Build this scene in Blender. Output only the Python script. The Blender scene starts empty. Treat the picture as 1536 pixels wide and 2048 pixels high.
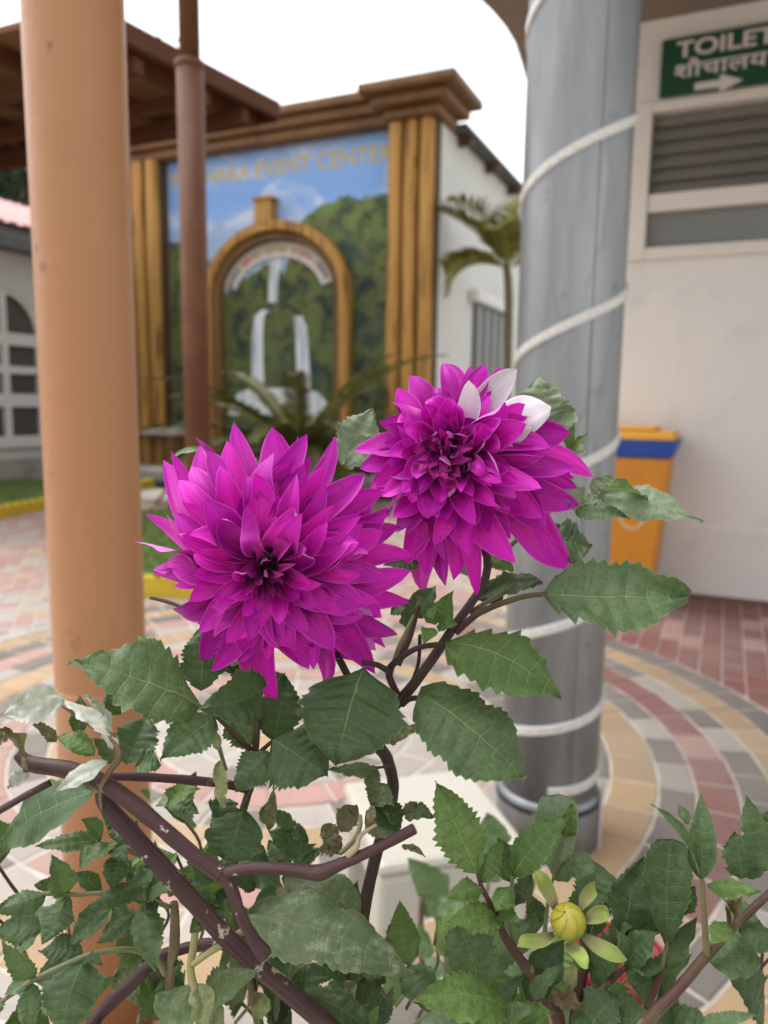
import bpy, bmesh, math, random
from mathutils import Vector, Matrix, noise
V = Vector
R = math.radians
random.seed(7)
SC = bpy.context.scene
COL = SC.collection

# ------------------------------------------------------------------ camera
FP, CU, CV = 1500.0, 768.0, 1024.0          # focal length and centre in photo pixels
PITCH, ROLL, EYE = R(8.1), R(0.77), V((0, 0, 1.2))
_f = V((0, math.cos(PITCH), -math.sin(PITCH))); _r0 = V((1, 0, 0)); _u0 = V((0, math.sin(PITCH), math.cos(PITCH)))
_r = _r0*math.cos(ROLL) + _u0*math.sin(ROLL); _u = -_r0*math.sin(ROLL) + _u0*math.cos(ROLL)
cd = bpy.data.cameras.new('camera'); cam = bpy.data.objects.new('camera', cd); COL.objects.link(cam)
M = Matrix((_r, _u, -_f)).transposed().to_4x4(); M.translation = EYE
cam.matrix_world = M
cd.sensor_fit = 'VERTICAL'; cd.sensor_height = 36.0; cd.sensor_width = 27.0
cd.lens = 36.0*FP/2048; cd.clip_start = 0.02; cd.clip_end = 500
cd.dof.use_dof = True; cd.dof.focus_distance = 0.385; cd.dof.aperture_fstop = cd.lens/3.35
SC.camera = cam

# ------------------------------------------------------------------ light
SUN_EL, SUN_AZ = R(66), R(-55)     # azimuth measured clockwise from +Y: high behind thin cloud, ahead of the camera
w = bpy.data.worlds.new('World'); SC.world = w; w.use_nodes = True
nt = w.node_tree; nt.nodes.clear()
sky = nt.nodes.new('ShaderNodeTexSky'); sky.sky_type = 'NISHITA'; sky.sun_disc = False
sky.sun_elevation = SUN_EL; sky.sun_rotation = SUN_AZ; sky.dust_density = 4.0; sky.air_density = 1.0
hs = nt.nodes.new('ShaderNodeHueSaturation'); hs.inputs['Saturation'].default_value = 0.10; hs.inputs['Value'].default_value = 2.2
bg = nt.nodes.new('ShaderNodeBackground'); bg.inputs['Strength'].default_value = 0.15
wo = nt.nodes.new('ShaderNodeOutputWorld')
nt.links.new(sky.outputs[0], hs.inputs['Color']); nt.links.new(hs.outputs[0], bg.inputs[0]); nt.links.new(bg.outputs[0], wo.inputs[0])
ld = bpy.data.lights.new('sun', 'SUN'); ld.energy = 0.7; ld.angle = R(40); ld.color = (1.0, 0.96, 0.9)
sun = bpy.data.objects.new('sun', ld); COL.objects.link(sun)
sd = V((math.sin(SUN_AZ)*math.cos(SUN_EL), math.cos(SUN_AZ)*math.cos(SUN_EL), math.sin(SUN_EL)))
sun.rotation_euler = sd.to_track_quat('Z', 'Y').to_euler(); sun.location = (0, 0, 20)
SC.view_settings.view_transform = 'Standard'; SC.view_settings.look = 'None'
SC.view_settings.exposure = 0.30; SC.view_settings.gamma = 1.0; SC.view_settings.use_curve_mapping = False
SC.render.engine = 'CYCLES'
SC.cycles.use_denoising = True
SC.cycles.max_bounces = 6

# ------------------------------------------------------------------ pixel helpers
def W(u, v, d):
    return EYE + d*(_f + (u-CU)/FP*_r - (v-CV)/FP*_u)
def dirn(u, v): return _f + (u-CU)/FP*_r - (v-CV)/FP*_u
def G(u, v, z=0.0):
    d = dirn(u, v); return EYE + d*((z-EYE.z)/d.z)
def onplane(u, v, p, n):
    d = dirn(u, v); return EYE + d*((p-EYE).dot(n)/d.dot(n))
CR = {0: (0, 0, 1), 1: (250, 680, 2.56), 2: (680, 680, 2.0757), 3: (0, 1240, 2.954), 4: (0, 1600, 2.743), 5: (420, 1240, 2.1333),
      6: (400, 1600, 3.072), 7: (820, 1500, 3.2), 8: (1150, 1500, 3.738), 9: (0, 1640, 3.84)}
def cp(c, x, y): a = CR[c]; return a[0]+x/a[2], a[1]+y/a[2]

TH = R(24.3)
EX = V((math.cos(TH), -math.sin(TH), 0)); EY = V((math.sin(TH), math.cos(TH), 0)); EZ = V((0, 0, 1))

# ------------------------------------------------------------------ object helpers
WL = {}
def _link(o, parent, loc):
    COL.objects.link(o); pl = WL[parent] if parent else V((0, 0, 0))
    o.location = loc - pl; WL[o] = loc.copy()
    if parent: o.parent = parent
    return o
def tag(o, label, cat, group=None):
    o['label'] = label; o['category'] = cat
    if group: o['group'] = group
    return o
def thing(name, loc, label, cat, group=None):
    o = bpy.data.objects.new(name, None); o.empty_display_size = 0.1
    _link(o, None, V(loc)); return tag(o, label, cat, group)
def mk(name, vs, fs, mat, parent=None, uv=None, smooth=False, org=None, mi=None):
    """one mesh object from world-space vertices; mat may be a list with mi giving a slot per face"""
    if org is None:
        org = V((0, 0, 0))
        for v in vs: org += v
        org /= max(1, len(vs))
    me = bpy.data.meshes.new(name)
    me.from_pydata([tuple(v-org) for v in vs], [], fs)
    for m in (mat if isinstance(mat, list) else [mat]): me.materials.append(m)
    if mi: me.polygons.foreach_set('material_index', mi)
    if smooth: me.polygons.foreach_set('use_smooth', [True]*len(me.polygons))
    if uv:
        l = me.uv_layers.new(name='UVMap'); buf = []
        for f in fs:
            for i in f: buf += [uv[i][0], uv[i][1]]
        l.data.foreach_set('uv', buf)
    me.update()
    o = bpy.data.objects.new(name, me)
    return _link(o, parent, org)
def struct(o): o['kind'] = 'structure'; return o
def stuff(o): o['kind'] = 'stuff'; return o

class MB:
    """collects geometry for one mesh"""
    def __init__(s, o=V((0, 0, 0)), ex=V((1, 0, 0)), ey=V((0, 1, 0))):
        s.v = []; s.f = []; s.o = o; s.ex = ex; s.ey = ey
    def P(s, x, y, z): return s.o + s.ex*x + s.ey*y + EZ*z
    def add(s, vs, fs):
        b = len(s.v); s.v += vs; s.f += [tuple(i+b for i in f) for f in fs]
    def box(s, x0, x1, y0, y1, z0, z1):
        s.add([s.P(x, y, z) for z in (z0, z1) for y in (y0, y1) for x in (x0, x1)],
              [(0, 2, 3, 1), (4, 5, 7, 6), (0, 1, 5, 4), (2, 6, 7, 3), (0, 4, 6, 2), (1, 3, 7, 5)])
        return s
    def prism(s, pts, y0, y1):
        """polygon in the x-z plane extruded along y"""
        n = len(pts)
        s.add([s.P(x, y0, z) for x, z in pts]+[s.P(x, y1, z) for x, z in pts],
              [tuple(range(n)), tuple(range(2*n-1, n-1, -1))]+[(i, n+i, n+(i+1) % n, (i+1) % n) for i in range(n)])
        return s
    def strip(s, outer, inner, y0, y1):
        """bent bar between two x-z polylines of equal length"""
        n = len(outer)
        A = [s.P(x, y0, z) for x, z in outer]; B = [s.P(x, y0, z) for x, z in inner]
        C = [s.P(x, y1, z) for x, z in outer]; D = [s.P(x, y1, z) for x, z in inner]
        f = []
        for i in range(n-1):
            f += [(i, i+1, n+i+1, n+i), (2*n+i, 3*n+i, 3*n+i+1, 2*n+i+1), (i, 2*n+i, 2*n+i+1, i+1), (n+i, n+i+1, 3*n+i+1, 3*n+i)]
        f += [(0, n, 3*n, 2*n), (n-1, 3*n-1, 4*n-1, 2*n-1)]
        s.add(A+B+C+D, f); return s
    def build(s, name, mat, parent=None, smooth=False, bevel=0, org=None):
        o = mk(name, s.v, s.f, mat, parent, smooth=smooth, org=org)
        if bevel:
            b = o.modifiers.new('bevel', 'BEVEL'); b.width = bevel; b.segments = 2; b.limit_method = 'ANGLE'
        return o

def spline(pts, n):
    """Catmull-Rom through (Vector, radius) pairs"""
    out = []; m = len(pts)
    for i in range(m-1):
        p0, p1, p2, p3 = pts[max(i-1, 0)], pts[i], pts[i+1], pts[min(i+2, m-1)]
        for k in range(n):
            t = k/n
            q = 0.5*((2*p1[0])+(p2[0]-p0[0])*t+(2*p0[0]-5*p1[0]+4*p2[0]-p3[0])*t*t+(3*p1[0]-p0[0]-3*p2[0]+p3[0])*t**3)
            out.append((q, p1[1]+(p2[1]-p1[1])*t))
    out.append(pts[-1]); return out
def tube_geo(pts, sides=8, rough=0.0, seed=0.0, nodes=False):
    vs, fs, uv = [], [], []; t0 = None; n = len(pts); acc = 0
    for i, (p, r) in enumerate(pts):
        t = (pts[min(i+1, n-1)][0]-pts[max(i-1, 0)][0]).normalized()
        if t0 is None:
            nn = t.orthogonal().normalized()
        else:
            nn = (nn - t*nn.dot(t)).normalized()
        t0 = t; b = t.cross(nn)
        if i: acc += (p-pts[i-1][0]).length
        for k in range(sides):
            a = 2*math.pi*k/sides
            if nodes and k == 0: r = r*(1+.20*math.exp(-((((acc+seed*.01) % .042)-.021)/.0035)**2))
            rr = r*(1+rough*noise.noise(V((math.cos(a)*1.5+seed, math.sin(a)*1.5, acc/max(r, 1e-4)*0.35))))
            vs.append(p+(nn*math.cos(a)+b*math.sin(a))*rr); uv.append((k/sides, acc))
    for i in range(n-1):
        for k in range(sides):
            a = i*sides+k; c = i*sides+(k+1) % sides
            fs.append((a, c, c+sides, a+sides))
    fs.append(tuple(range(sides-1, -1, -1))); fs.append(tuple((n-1)*sides+k for k in range(sides)))
    return vs, fs, uv
def tube(name, pts, mat, parent=None, sides=8, sub=5, rough=0.0):
    vs, fs, uv = tube_geo(spline(pts, sub) if len(pts) > 2 or sub > 1 else pts, sides, rough, random.random()*50, rough > .2)
    return mk(name, vs, fs, mat, parent, uv=uv, smooth=True, org=pts[0][0].copy())
def lathe(name, c, prof, mat, parent=None, sides=32, smooth=True):
    vs = [c+V((r*math.cos(2*math.pi*k/sides), r*math.sin(2*math.pi*k/sides), z)) for r, z in prof for k in range(sides)]
    fs = [(i*sides+k, i*sides+(k+1) % sides, (i+1)*sides+(k+1) % sides, (i+1)*sides+k) for i in range(len(prof)-1) for k in range(sides)]
    fs.append(tuple(range(sides-1, -1, -1))); n = len(prof)-1; fs.append(tuple(n*sides+k for k in range(sides)))
    o = mk(name, vs, fs, mat, parent, smooth=smooth, org=c.copy())
    return o

# ------------------------------------------------------------------ materials
class NT:
    def __init__(s, name):
        s.m = bpy.data.materials.new(name); s.m.use_nodes = True; s.t = s.m.node_tree; s.t.nodes.clear()
        s.out = s.n('OutputMaterial'); s.b = s.n('BsdfPrincipled'); s.l(s.b.outputs[0], s.out.inputs[0])
    def n(s, t, **k):
        x = s.t.nodes.new('ShaderNode'+t)
        for a, b in k.items(): setattr(x, a, b)
        return x
    def l(s, a, b): s.t.links.new(a, b)
    def put(s, inp, v):
        if hasattr(v, 'links'): s.l(v, inp)
        else: inp.default_value = (tuple(v)+(1,) if isinstance(v, (tuple, list)) and len(v) == 3 and inp.type == 'RGBA' else v)
    def math(s, op, a, b=0.5, c=None, clamp=False):
        x = s.n('Math', operation=op, use_clamp=clamp); s.put(x.inputs[0], a); s.put(x.inputs[1], b)
        if c is not None: s.put(x.inputs[2], c)
        return x.outputs[0]
    def mix(s, f, a, b, mode='MIX'):
        x = s.n('Mix', data_type='RGBA', blend_type=mode); s.put(x.inputs[0], f); s.put(x.inputs[6], a); s.put(x.inputs[7], b)
        return x.outputs[2]
    def noise(s, scale, detail=4, vec=None, rough=0.55, dist=0.0):
        x = s.n('TexNoise'); x.inputs['Scale'].default_value = scale; x.inputs['Detail'].default_value = detail
        x.inputs['Roughness'].default_value = rough; x.inputs['Distortion'].default_value = dist
        if vec is not None: s.l(vec, x.inputs['Vector'])
        return x.outputs['Fac']
    def ramp(s, f, stops, interp='LINEAR'):
        x = s.n('ValToRGB'); s.l(f, x.inputs[0]); e = x.color_ramp.elements; x.color_ramp.interpolation = interp
        while len(e) < len(stops): e.new(0.5)
        for a, (p, c) in zip(e, stops): a.position = p; a.color = tuple(c)+(1,) if not isinstance(c, (int, float)) else (c, c, c, 1)
        return x.outputs[0]
    def map(s, vec, scale=(1, 1, 1), loc=(0, 0, 0), rot=(0, 0, 0)):
        x = s.n('Mapping'); s.l(vec, x.inputs[0]); x.inputs['Scale'].default_value = scale; x.inputs['Location'].default_value = loc; x.inputs['Rotation'].default_value = rot
        return x.outputs[0]
    def coord(s, k='Object'): return s.n('TexCoord').outputs[k]
    def geo(s, k='Position'): return s.n('NewGeometry').outputs[k]
    def rnd(s): return s.n('ObjectInfo').outputs['Random']
    def sep(s, v): x = s.n('SeparateXYZ'); s.l(v, x.inputs[0]); return x.outputs
    def bump(s, h, strength=0.3, dist=0.01):
        x = s.n('Bump'); x.inputs['Strength'].default_value = strength; x.inputs['Distance'].default_value = dist; s.l(h, x.inputs['Height'])
        s.l(x.outputs[0], s.b.inputs['Normal'])
    def set(s, color=None, rough=None, metal=None, spec=None):
        if color is not None: s.put(s.b.inputs['Base Color'], color)
        if rough is not None: s.put(s.b.inputs['Roughness'], rough)
        if metal is not None: s.put(s.b.inputs['Metallic'], metal)
        if spec is not None: s.put(s.b.inputs['Specular IOR Level'], spec)
        return s
    def translucent(s, color, fac):
        t = s.n('BsdfTranslucent'); s.put(t.inputs[0], color); x = s.n('MixShader'); s.put(x.inputs[0], fac)
        s.l(s.b.outputs[0], x.inputs[1]); s.l(t.outputs[0], x.inputs[2]); s.l(x.outputs[0], s.out.inputs[0])

def plain(name, col, rough=0.6, var=0.15, scale=6.0, bump=0.0, bscale=60, metal=0.0, spec=0.5, dirt=None):
    """a real surface: slight blotchy variation, optional fine relief and dirt"""
    a = NT(name); g = a.geo()
    n1 = a.noise(scale, 5, g)
    c = a.mix(n1, tuple(x*(1-var) for x in col), tuple(min(1, x*(1+var)) for x in col))
    if dirt:
        m = a.ramp(a.noise(dirt[1], 6, g, 0.7), [(0.52, 0.0), (0.72, 1.0)])
        c = a.mix(a.math('MULTIPLY', m, dirt[2]), c, dirt[0])
    a.set(c, a.math('MULTIPLY_ADD', a.noise(scale*4, 3, g), 0.2, rough-0.1), metal, spec)
    if bump: a.bump(a.noise(bscale, 4, g), bump, 0.01)
    return a.m

# petals ------------------------------------------------------------
def petal_mat(name, base, mid, tip, back, streak=0.35):
    a = NT(name); uv = a.coord('UV'); s = a.sep(uv)
    st = a.noise(1.0, 4, a.map(uv, (20, 1.4, 1)), 0.65, 0.9)
    st2 = a.noise(1.0, 4, a.map(uv, (70, 3, 1)), 0.6)
    c = a.ramp(s[1], [(0.0, tuple(x*.5 for x in base)), (0.28, base), (0.62, mid), (1.0, tip)])  # petal foot darkened: deeper hue plus shade between petals put into the colour
    c = a.mix(a.math('MULTIPLY', a.ramp(st, [(0.35, 1.0), (0.62, 0.0)]), streak), c, tuple(x*0.45 for x in mid))
    c = a.mix(a.math('MULTIPLY', a.ramp(st2, [(0.5, 0.0), (0.75, 1.0)]), streak*0.7), c, tuple(min(1, x*1.25+0.04) for x in tip))
    hv = a.n('HueSaturation'); a.l(c, hv.inputs['Color'])
    r = a.rnd()
    a.l(a.math('MULTIPLY_ADD', r, 0.02, 0.49), hv.inputs['Hue'])
    a.l(a.math('MULTIPLY_ADD', r, 0.55, 0.78), hv.inputs['Value'])
    c = hv.outputs[0]
    c = a.mix(a.ramp(a.noise(60, 5, a.geo(), .7), [(.60, 0.0), (.78, .35)]), c, tuple(x*.5 for x in mid)); c = a.mix(a.ramp(a.noise(95, 4, a.geo(), .6), [(.55, 0.0), (.8, .30)]), c, tuple(min(1, x*1.2+.05) for x in tip))
    bc = a.mix(a.math('MULTIPLY', a.ramp(st, [(0.35, 1.0), (0.62, 0.0)]), 0.5), back, mid)
    ed = a.ramp(a.math('ABSOLUTE', a.math('SUBTRACT', s[0], 0.5)), [(0.42, 0.0), (0.5, 0.7)])
    c = a.mix(ed, c, tuple(min(1, x*1.2+0.05) for x in tip))
    c = a.mix(a.geo('Backfacing'), c, bc)
    a.set(c, 0.5, 0, 0.22)
    a.b.inputs['Sheen Weight'].default_value = 0.12; a.b.inputs['Sheen Roughness'].default_value = 0.35
    a.b.inputs['Sheen Tint'].default_value = (1, 0.75, 1, 1)
    a.bump(st2, 0.22, 0.0006)
    a.translucent(c, 0.10)
    return a.m
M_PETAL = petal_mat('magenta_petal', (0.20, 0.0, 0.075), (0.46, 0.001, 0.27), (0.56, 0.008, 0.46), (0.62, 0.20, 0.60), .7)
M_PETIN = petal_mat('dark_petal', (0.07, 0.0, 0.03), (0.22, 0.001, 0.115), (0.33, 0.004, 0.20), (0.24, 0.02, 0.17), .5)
M_PETW = petal_mat('white_petal', (0.45, 0.09, 0.34), (0.55, 0.46, 0.52), (0.60, 0.57, 0.58), (0.58, 0.54, 0.56), 0.22)

# leaves ------------------------------------------------------------
def leaf_mat(name, dark, light, vein, back, mildew=0.0, dry=0.0, rough=0.5):
    a = NT(name); uv = a.coord('UV'); s = a.sep(uv)
    r = a.math('ABSOLUTE', a.math('SUBTRACT', s[0], 0.5)); r2 = a.math('MULTIPLY', r, 2.0)
    fr = a.math('FRACT', a.math('MULTIPLY', s[1], 7.0)); dv = a.math('MINIMUM', fr, a.math('SUBTRACT', 1.0, fr))
    vw = a.math('MULTIPLY_ADD', r2, -0.028, 0.038)
    side = a.math('SUBTRACT', 1.0, a.math('DIVIDE', dv, vw), clamp=True)
    midw = a.math('MULTIPLY_ADD', s[1], -0.009, 0.014)
    midr = a.math('SUBTRACT', 1.0, a.math('DIVIDE', r, midw), clamp=True)
    g = a.geo()
    vor = a.n('TexVoronoi'); vor.feature = 'DISTANCE_TO_EDGE'; vor.inputs['Scale'].default_value = 330; a.l(g, vor.inputs['Vector'])
    net = a.math('SUBTRACT', 1.0, a.math('MULTIPLY', vor.outputs[0], 9.0), clamp=True)
    n1 = a.noise(45, 6, g, .7); n2 = a.noise(420, 4, g, .7)
    f = a.math('ADD', a.math('MULTIPLY_ADD', n1, 1.6, -.4), a.math('MULTIPLY_ADD', a.rnd(), 0.7, -0.3))
    c = a.mix(f, dark, light)
    c = a.mix(a.ramp(n2, [(.35, .6), (.6, 0.0)]), c, tuple(x*0.55 for x in dark))
    c = a.mix(a.math('MULTIPLY', net, 0.07), c, vein)
    c = a.mix(a.math('MULTIPLY', side, 0.62), c, vein)
    c = a.mix(a.math('MULTIPLY', midr, 0.9), c, vein)
    edge = a.ramp(r2, [(0.95, 0.0), (1.0, 1.0)])
    c = a.mix(a.math('MULTIPLY', edge, 0.45), c, vein)
    # small blemishes
    bl = a.ramp(a.noise(38, 6, g, 0.75), [(0.68, 0.0), (0.74, 1.0)])
    c = a.mix(a.math('MULTIPLY', bl, 0.35), c, (0.17, 0.13, 0.06))
    if mildew:
        mm = a.ramp(a.noise(75, 7, g, 0.8), [(0.56-mildew*0.3, 0.0), (0.72-mildew*0.2, 1.0)])
        c = a.mix(a.math('MULTIPLY', mm, min(1, 0.35+mildew*0.6)), c, (0.46, 0.48, 0.42) if mildew < .5 else (0.58, 0.60, 0.53))
        b2 = a.ramp(a.noise(30, 5, g, 0.7), [(0.62, 0.0), (0.66, 1.0)])
        c = a.mix(b2, c, (0.12, 0.08, 0.05))
    if dry:
        mm = a.ramp(a.noise(28, 5, g, 0.7), [(0.35, 0.0), (0.6, 1.0)])
        c = a.mix(a.math('MULTIPLY', mm, dry), c, (0.16, 0.10, 0.055))
    bc = a.mix(0.75, c, back); c = a.mix(a.geo('Backfacing'), c, bc)
    a.set(c, a.math('MULTIPLY_ADD', n1, 0.2, rough-0.1), 0, 0.32)
    h = a.math('ADD', a.math('MULTIPLY', a.math('ADD', side, midr), -0.9), a.math('MULTIPLY', net, -0.10))
    a.bump(h, 0.45, 0.0010)
    a.translucent(a.mix(0.5, c, (0.14, 0.26, 0.02)), 0.22)
    return a.m
LM = {
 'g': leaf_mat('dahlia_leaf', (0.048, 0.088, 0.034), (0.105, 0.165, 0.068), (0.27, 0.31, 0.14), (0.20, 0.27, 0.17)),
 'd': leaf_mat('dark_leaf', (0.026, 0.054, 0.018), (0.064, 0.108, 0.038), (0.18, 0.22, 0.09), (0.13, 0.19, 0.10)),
 'y': leaf_mat('young_leaf', (0.062, 0.120, 0.026), (0.135, 0.220, 0.054), (0.30, 0.36, 0.14), (0.21, 0.29, 0.12)),
 'p': leaf_mat('pale_leaf', (0.15, 0.20, 0.115), (0.23, 0.29, 0.18), (0.36, 0.40, 0.25), (0.28, 0.33, 0.22)),
 'm': leaf_mat('mildewed_leaf', (0.075, 0.115, 0.045), (0.13, 0.17, 0.07), (0.24, 0.25, 0.13), (0.20, 0.24, 0.15), 0.16),
 'w': leaf_mat('white_mildew_leaf', (0.24, 0.29, 0.14), (0.36, 0.40, 0.25), (0.42, 0.42, 0.28), (0.42, 0.44, 0.34), 0.95, 0.25),
 'b': leaf_mat('withered_leaf', (0.08, 0.085, 0.03), (0.17, 0.15, 0.06), (0.24, 0.2, 0.09), (0.2, 0.17, 0.1), 0.3, 0.85),
 'l': leaf_mat('yellowing_leaf', (0.20, 0.25, 0.09), (0.33, 0.36, 0.16), (0.50, 0.46, 0.20), (0.32, 0.34, 0.2), 0.15, 0.15),
 'r': leaf_mat('rose_leaf', (0.085, 0.15, 0.062), (0.14, 0.22, 0.10), (0.22, 0.28, 0.13), (0.2, 0.26, 0.15)),
}
def stem_mat(name, c1, c2, green=None, spots=0.0):
    a = NT(name); uv = a.coord('UV'); g = a.geo(); n1 = a.noise(60, 5, g)
    ridg = a.noise(1.0, 4, a.map(uv, (18, 14, 1)), 0.65)
    c = a.mix(n1, c1, c2); c = a.mix(a.ramp(ridg, [(.38, .55), (.58, 0.0)]), c, tuple(x*0.45 for x in c1)); c = a.mix(a.ramp(ridg, [(.55, 0.0), (.75, .3)]), c, tuple(min(1, x*1.7+.01) for x in c2))
    if green: c = a.mix(a.ramp(a.noise(22, 3, g), [(0.45, 0.0), (0.65, 1.0)]), c, green)
    if spots:
        sp = a.ramp(a.noise(95, 4, g, 0.6), [(0.64, 0.0), (0.67, 1.0)])
        c = a.mix(a.math('MULTIPLY', sp, spots), c, (0.42, 0.36, 0.27))
    a.set(c, 0.5, 0, 0.4); a.bump(a.math('ADD', ridg, a.math('MULTIPLY', n1, 0.5)), 0.5, 0.0016)
    return a.m
SM = {
 'P': stem_mat('purple_stem', (0.036, 0.013, 0.014), (0.082, 0.033, 0.034), spots=0.9),
 'R': stem_mat('reddish_stem', (0.050, 0.017, 0.014), (0.105, 0.040, 0.028), green=(0.10, 0.085, 0.03), spots=0.35),
 'D': stem_mat('dark_stem', (0.024, 0.010, 0.009), (0.055, 0.024, 0.017)),
 'G': stem_mat('green_stem', (0.13, 0.16, 0.06), (0.20, 0.22, 0.09), green=(0.17, 0.13, 0.06)),
 'Y': stem_mat('yellow_stem', (0.30, 0.28, 0.10), (0.42, 0.38, 0.18)),
 'K': stem_mat('dried_stalk', (0.045, 0.04, 0.028), (0.10, 0.085, 0.06)),
 'C': stem_mat('cut_wood', (0.28, 0.20, 0.12), (0.46, 0.38, 0.25)),
 'B': stem_mat('brown_stem', (0.10, 0.06, 0.035), (0.20, 0.12, 0.06), green=(0.2, 0.17, 0.08)),
}
M_BUD = None

# ================================================================== GROUND AND PAVING
def paver_mat(name, col, var=0.22):
    a = NT(name); g = a.geo(); n1 = a.noise(9, 6, g, 0.65); n2 = a.noise(220, 3, g); n3 = a.noise(1.3, 4, g)
    c = a.mix(a.math('ADD', a.math('MULTIPLY', n1, 0.7), a.math('MULTIPLY_ADD', a.rnd(), 0.5, -0.1)), tuple(x*(1-var) for x in col), tuple(min(.9, x*(1+var)) for x in col))
    c = a.mix(a.math('MULTIPLY', n2, 0.3), c, tuple(x*0.55 for x in col))
    c = a.mix(a.math('MULTIPLY', a.ramp(n3, [(0.40, 0.0), (0.65, 1.0)]), 0.45), c, (0.27, 0.235, 0.205)); c = a.mix(a.ramp(a.noise(24, 5, g, .75), [(.56, 0.0), (.74, .55)]), c, tuple(x*0.5 for x in col))
    a.set(c, 0.82, 0, 0.25); a.bump(n2, 0.35, 0.004)
    return a.m
PM = {'pink': paver_mat('pink_paver', (0.40, 0.235, 0.205)), 'cream': paver_mat('cream_paver', (0.45, 0.345, 0.22)),
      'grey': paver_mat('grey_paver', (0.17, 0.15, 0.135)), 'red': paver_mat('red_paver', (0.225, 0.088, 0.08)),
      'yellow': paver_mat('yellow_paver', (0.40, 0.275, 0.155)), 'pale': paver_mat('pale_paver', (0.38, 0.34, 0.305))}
PK = list(PM); PML = [PM[k] for k in PK]
M_GROUND = plain('earth', (0.27, 0.235, 0.19), 0.9, 0.3, 0.8, 0.4, 40)
gp = 160
struct(mk('ground', [V((-gp, -gp, -0.06)), V((gp, -gp, -0.06)), V((gp, gp, -0.06)), V((-gp, gp, -0.06))], [(0, 1, 2, 3)], M_GROUND))
M_SAND = plain('joint_sand', (0.50, 0.46, 0.40), 0.95, 0.25, 12, 0.5, 300)
pv = struct(mk('paving', [V((-9, -1.5, -0.0045)), V((7, -1.5, -0.0045)), V((7, 10.5, -0.0045)), V((-9, 10.5, -0.0045))], [(0, 1, 2, 3)], M_SAND, org=V((0, 0, -0.0045))))
RC = V((-0.36, 2.70, 0))
RINGS = [(0.12, 'grey'), (0.24, 'yellow'), (0.36, 'pale'), (0.48, 'grey'), (0.60, 'pink'), (0.71, 'grey'), (0.83, 'yellow'), (0.95, 'grey'), (1.06, 'pink'),
         (1.18, 'grey'), (1.33, 'yellow'), (1.44, 'grey'), (1.57, 'red'), (1.68, 'grey'), (1.80, 'yellow'), (1.92, 'grey')]
def prism_geo(poly, top):
    """chamfered paver from a 2-D polygon"""
    n = len(poly); c = sum((V((p[0], p[1])) for p in poly), V((0, 0)))/n
    def ins(d):
        o = []
        for p in poly:
            q = V((p[0], p[1])); e = q-c; L = e.length
            o.append(q-e*min(0.9, d*1.25/max(L, 1e-4)))
        return o
    a, b = ins(0.0042), ins(0.009)
    vs = [V((p.x, p.y, -0.02)) for p in a]+[V((p.x, p.y, top-0.004)) for p in a]+[V((p.x, p.y, top)) for p in b]
    fs = [(i, (i+1) % n, n+(i+1) % n, n+i) for i in range(n)]+[(n+i, n+(i+1) % n, 2*n+(i+1) % n, 2*n+i) for i in range(n)]+[tuple(range(2*n, 3*n))]
    return vs, fs
pavers = []     # (area in photo, polygon, colour)
def visible(p):
    q = V((p[0], p[1], 0))-EYE; d = q.dot(_f)
    if d < 0.6: return None
    u = CU+FP*q.dot(_r)/d; v = CV-FP*q.dot(_u)/d
    return (u, v, d)
def consider(poly, colr):
    cx = sum(p[0] for p in poly)/len(poly); cy = sum(p[1] for p in poly)/len(poly)
    k = visible((cx, cy))
    if k is None or k[0] < -330 or k[0] > 1860 or k[1] > 2500 or cy > 9.4: return
    ar = abs(sum(poly[i][0]*poly[(i+1) % len(poly)][1]-poly[(i+1) % len(poly)][0]*poly[i][1] for i in range(len(poly))))/2
    if ar < 0.0012: return
    inframe = -20 < k[0] < 1556 and k[1] < 2070
    # free view: left of the orange post, between stems, right of the pillar
    seen = inframe and (k[0] > 1190 or k[1] > 1380 or k[0] < 330)
    pavers.append((ar/k[2]**3*(1 if seen else 0.05 if inframe else 0.001), poly, colr))
for i, (r1, colr) in enumerate(RINGS):
    r0 = RINGS[i-1][0] if i else 0.0
    n = max(4, round(2*math.pi*(r0+r1)/2/0.185))
    off = random.random()
    for k in range(n):
        a0, a1 = 2*math.pi*(k+off)/n, 2*math.pi*(k+1+off)/n; am = (a0+a1)/2
        pl = [(RC.x+r1*math.cos(t), RC.y+r1*math.sin(t)) for t in (a0, am, a1)]
        pl = ([(RC.x+r0*math.cos(t), RC.y+r0*math.sin(t)) for t in (a1, am, a0)] if r0 else [(RC.x, RC.y)])+pl
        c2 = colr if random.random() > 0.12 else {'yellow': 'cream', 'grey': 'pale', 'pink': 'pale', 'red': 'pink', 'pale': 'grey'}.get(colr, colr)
        if c2 == 'grey' and RC.x+r1*math.cos(am) < .45: c2 = random.choice(('pale', 'pale', 'grey'))  # grey kept darker at right: canopy shade and dirt put into the colour
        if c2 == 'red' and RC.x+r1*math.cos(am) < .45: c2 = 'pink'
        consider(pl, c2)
def clip(poly):
    """keep the part of a brick outside the ring pattern and outside the beds"""
    c = V((sum(p[0] for p in poly)/len(poly), sum(p[1] for p in poly)/len(poly)))
    d = c-RC.xy
    if d.length > 2.2: return poly
    n = d.normalized(); out = []
    for i, p in enumerate(poly):
        q = poly[(i+1) % len(poly)]; a = (V(p)-RC.xy).dot(n)-1.925; b = (V(q)-RC.xy).dot(n)-1.925
        if a >= 0: out.append(p)
        if (a >= 0) != (b >= 0):
            t = a/(a-b); out.append((p[0]+(q[0]-p[0])*t, p[1]+(q[1]-p[1])*t))
    return out if len(out) >= 3 else None
SPLIT = (RC+EX*0.35)
TP0 = G(1536, 1205)
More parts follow.
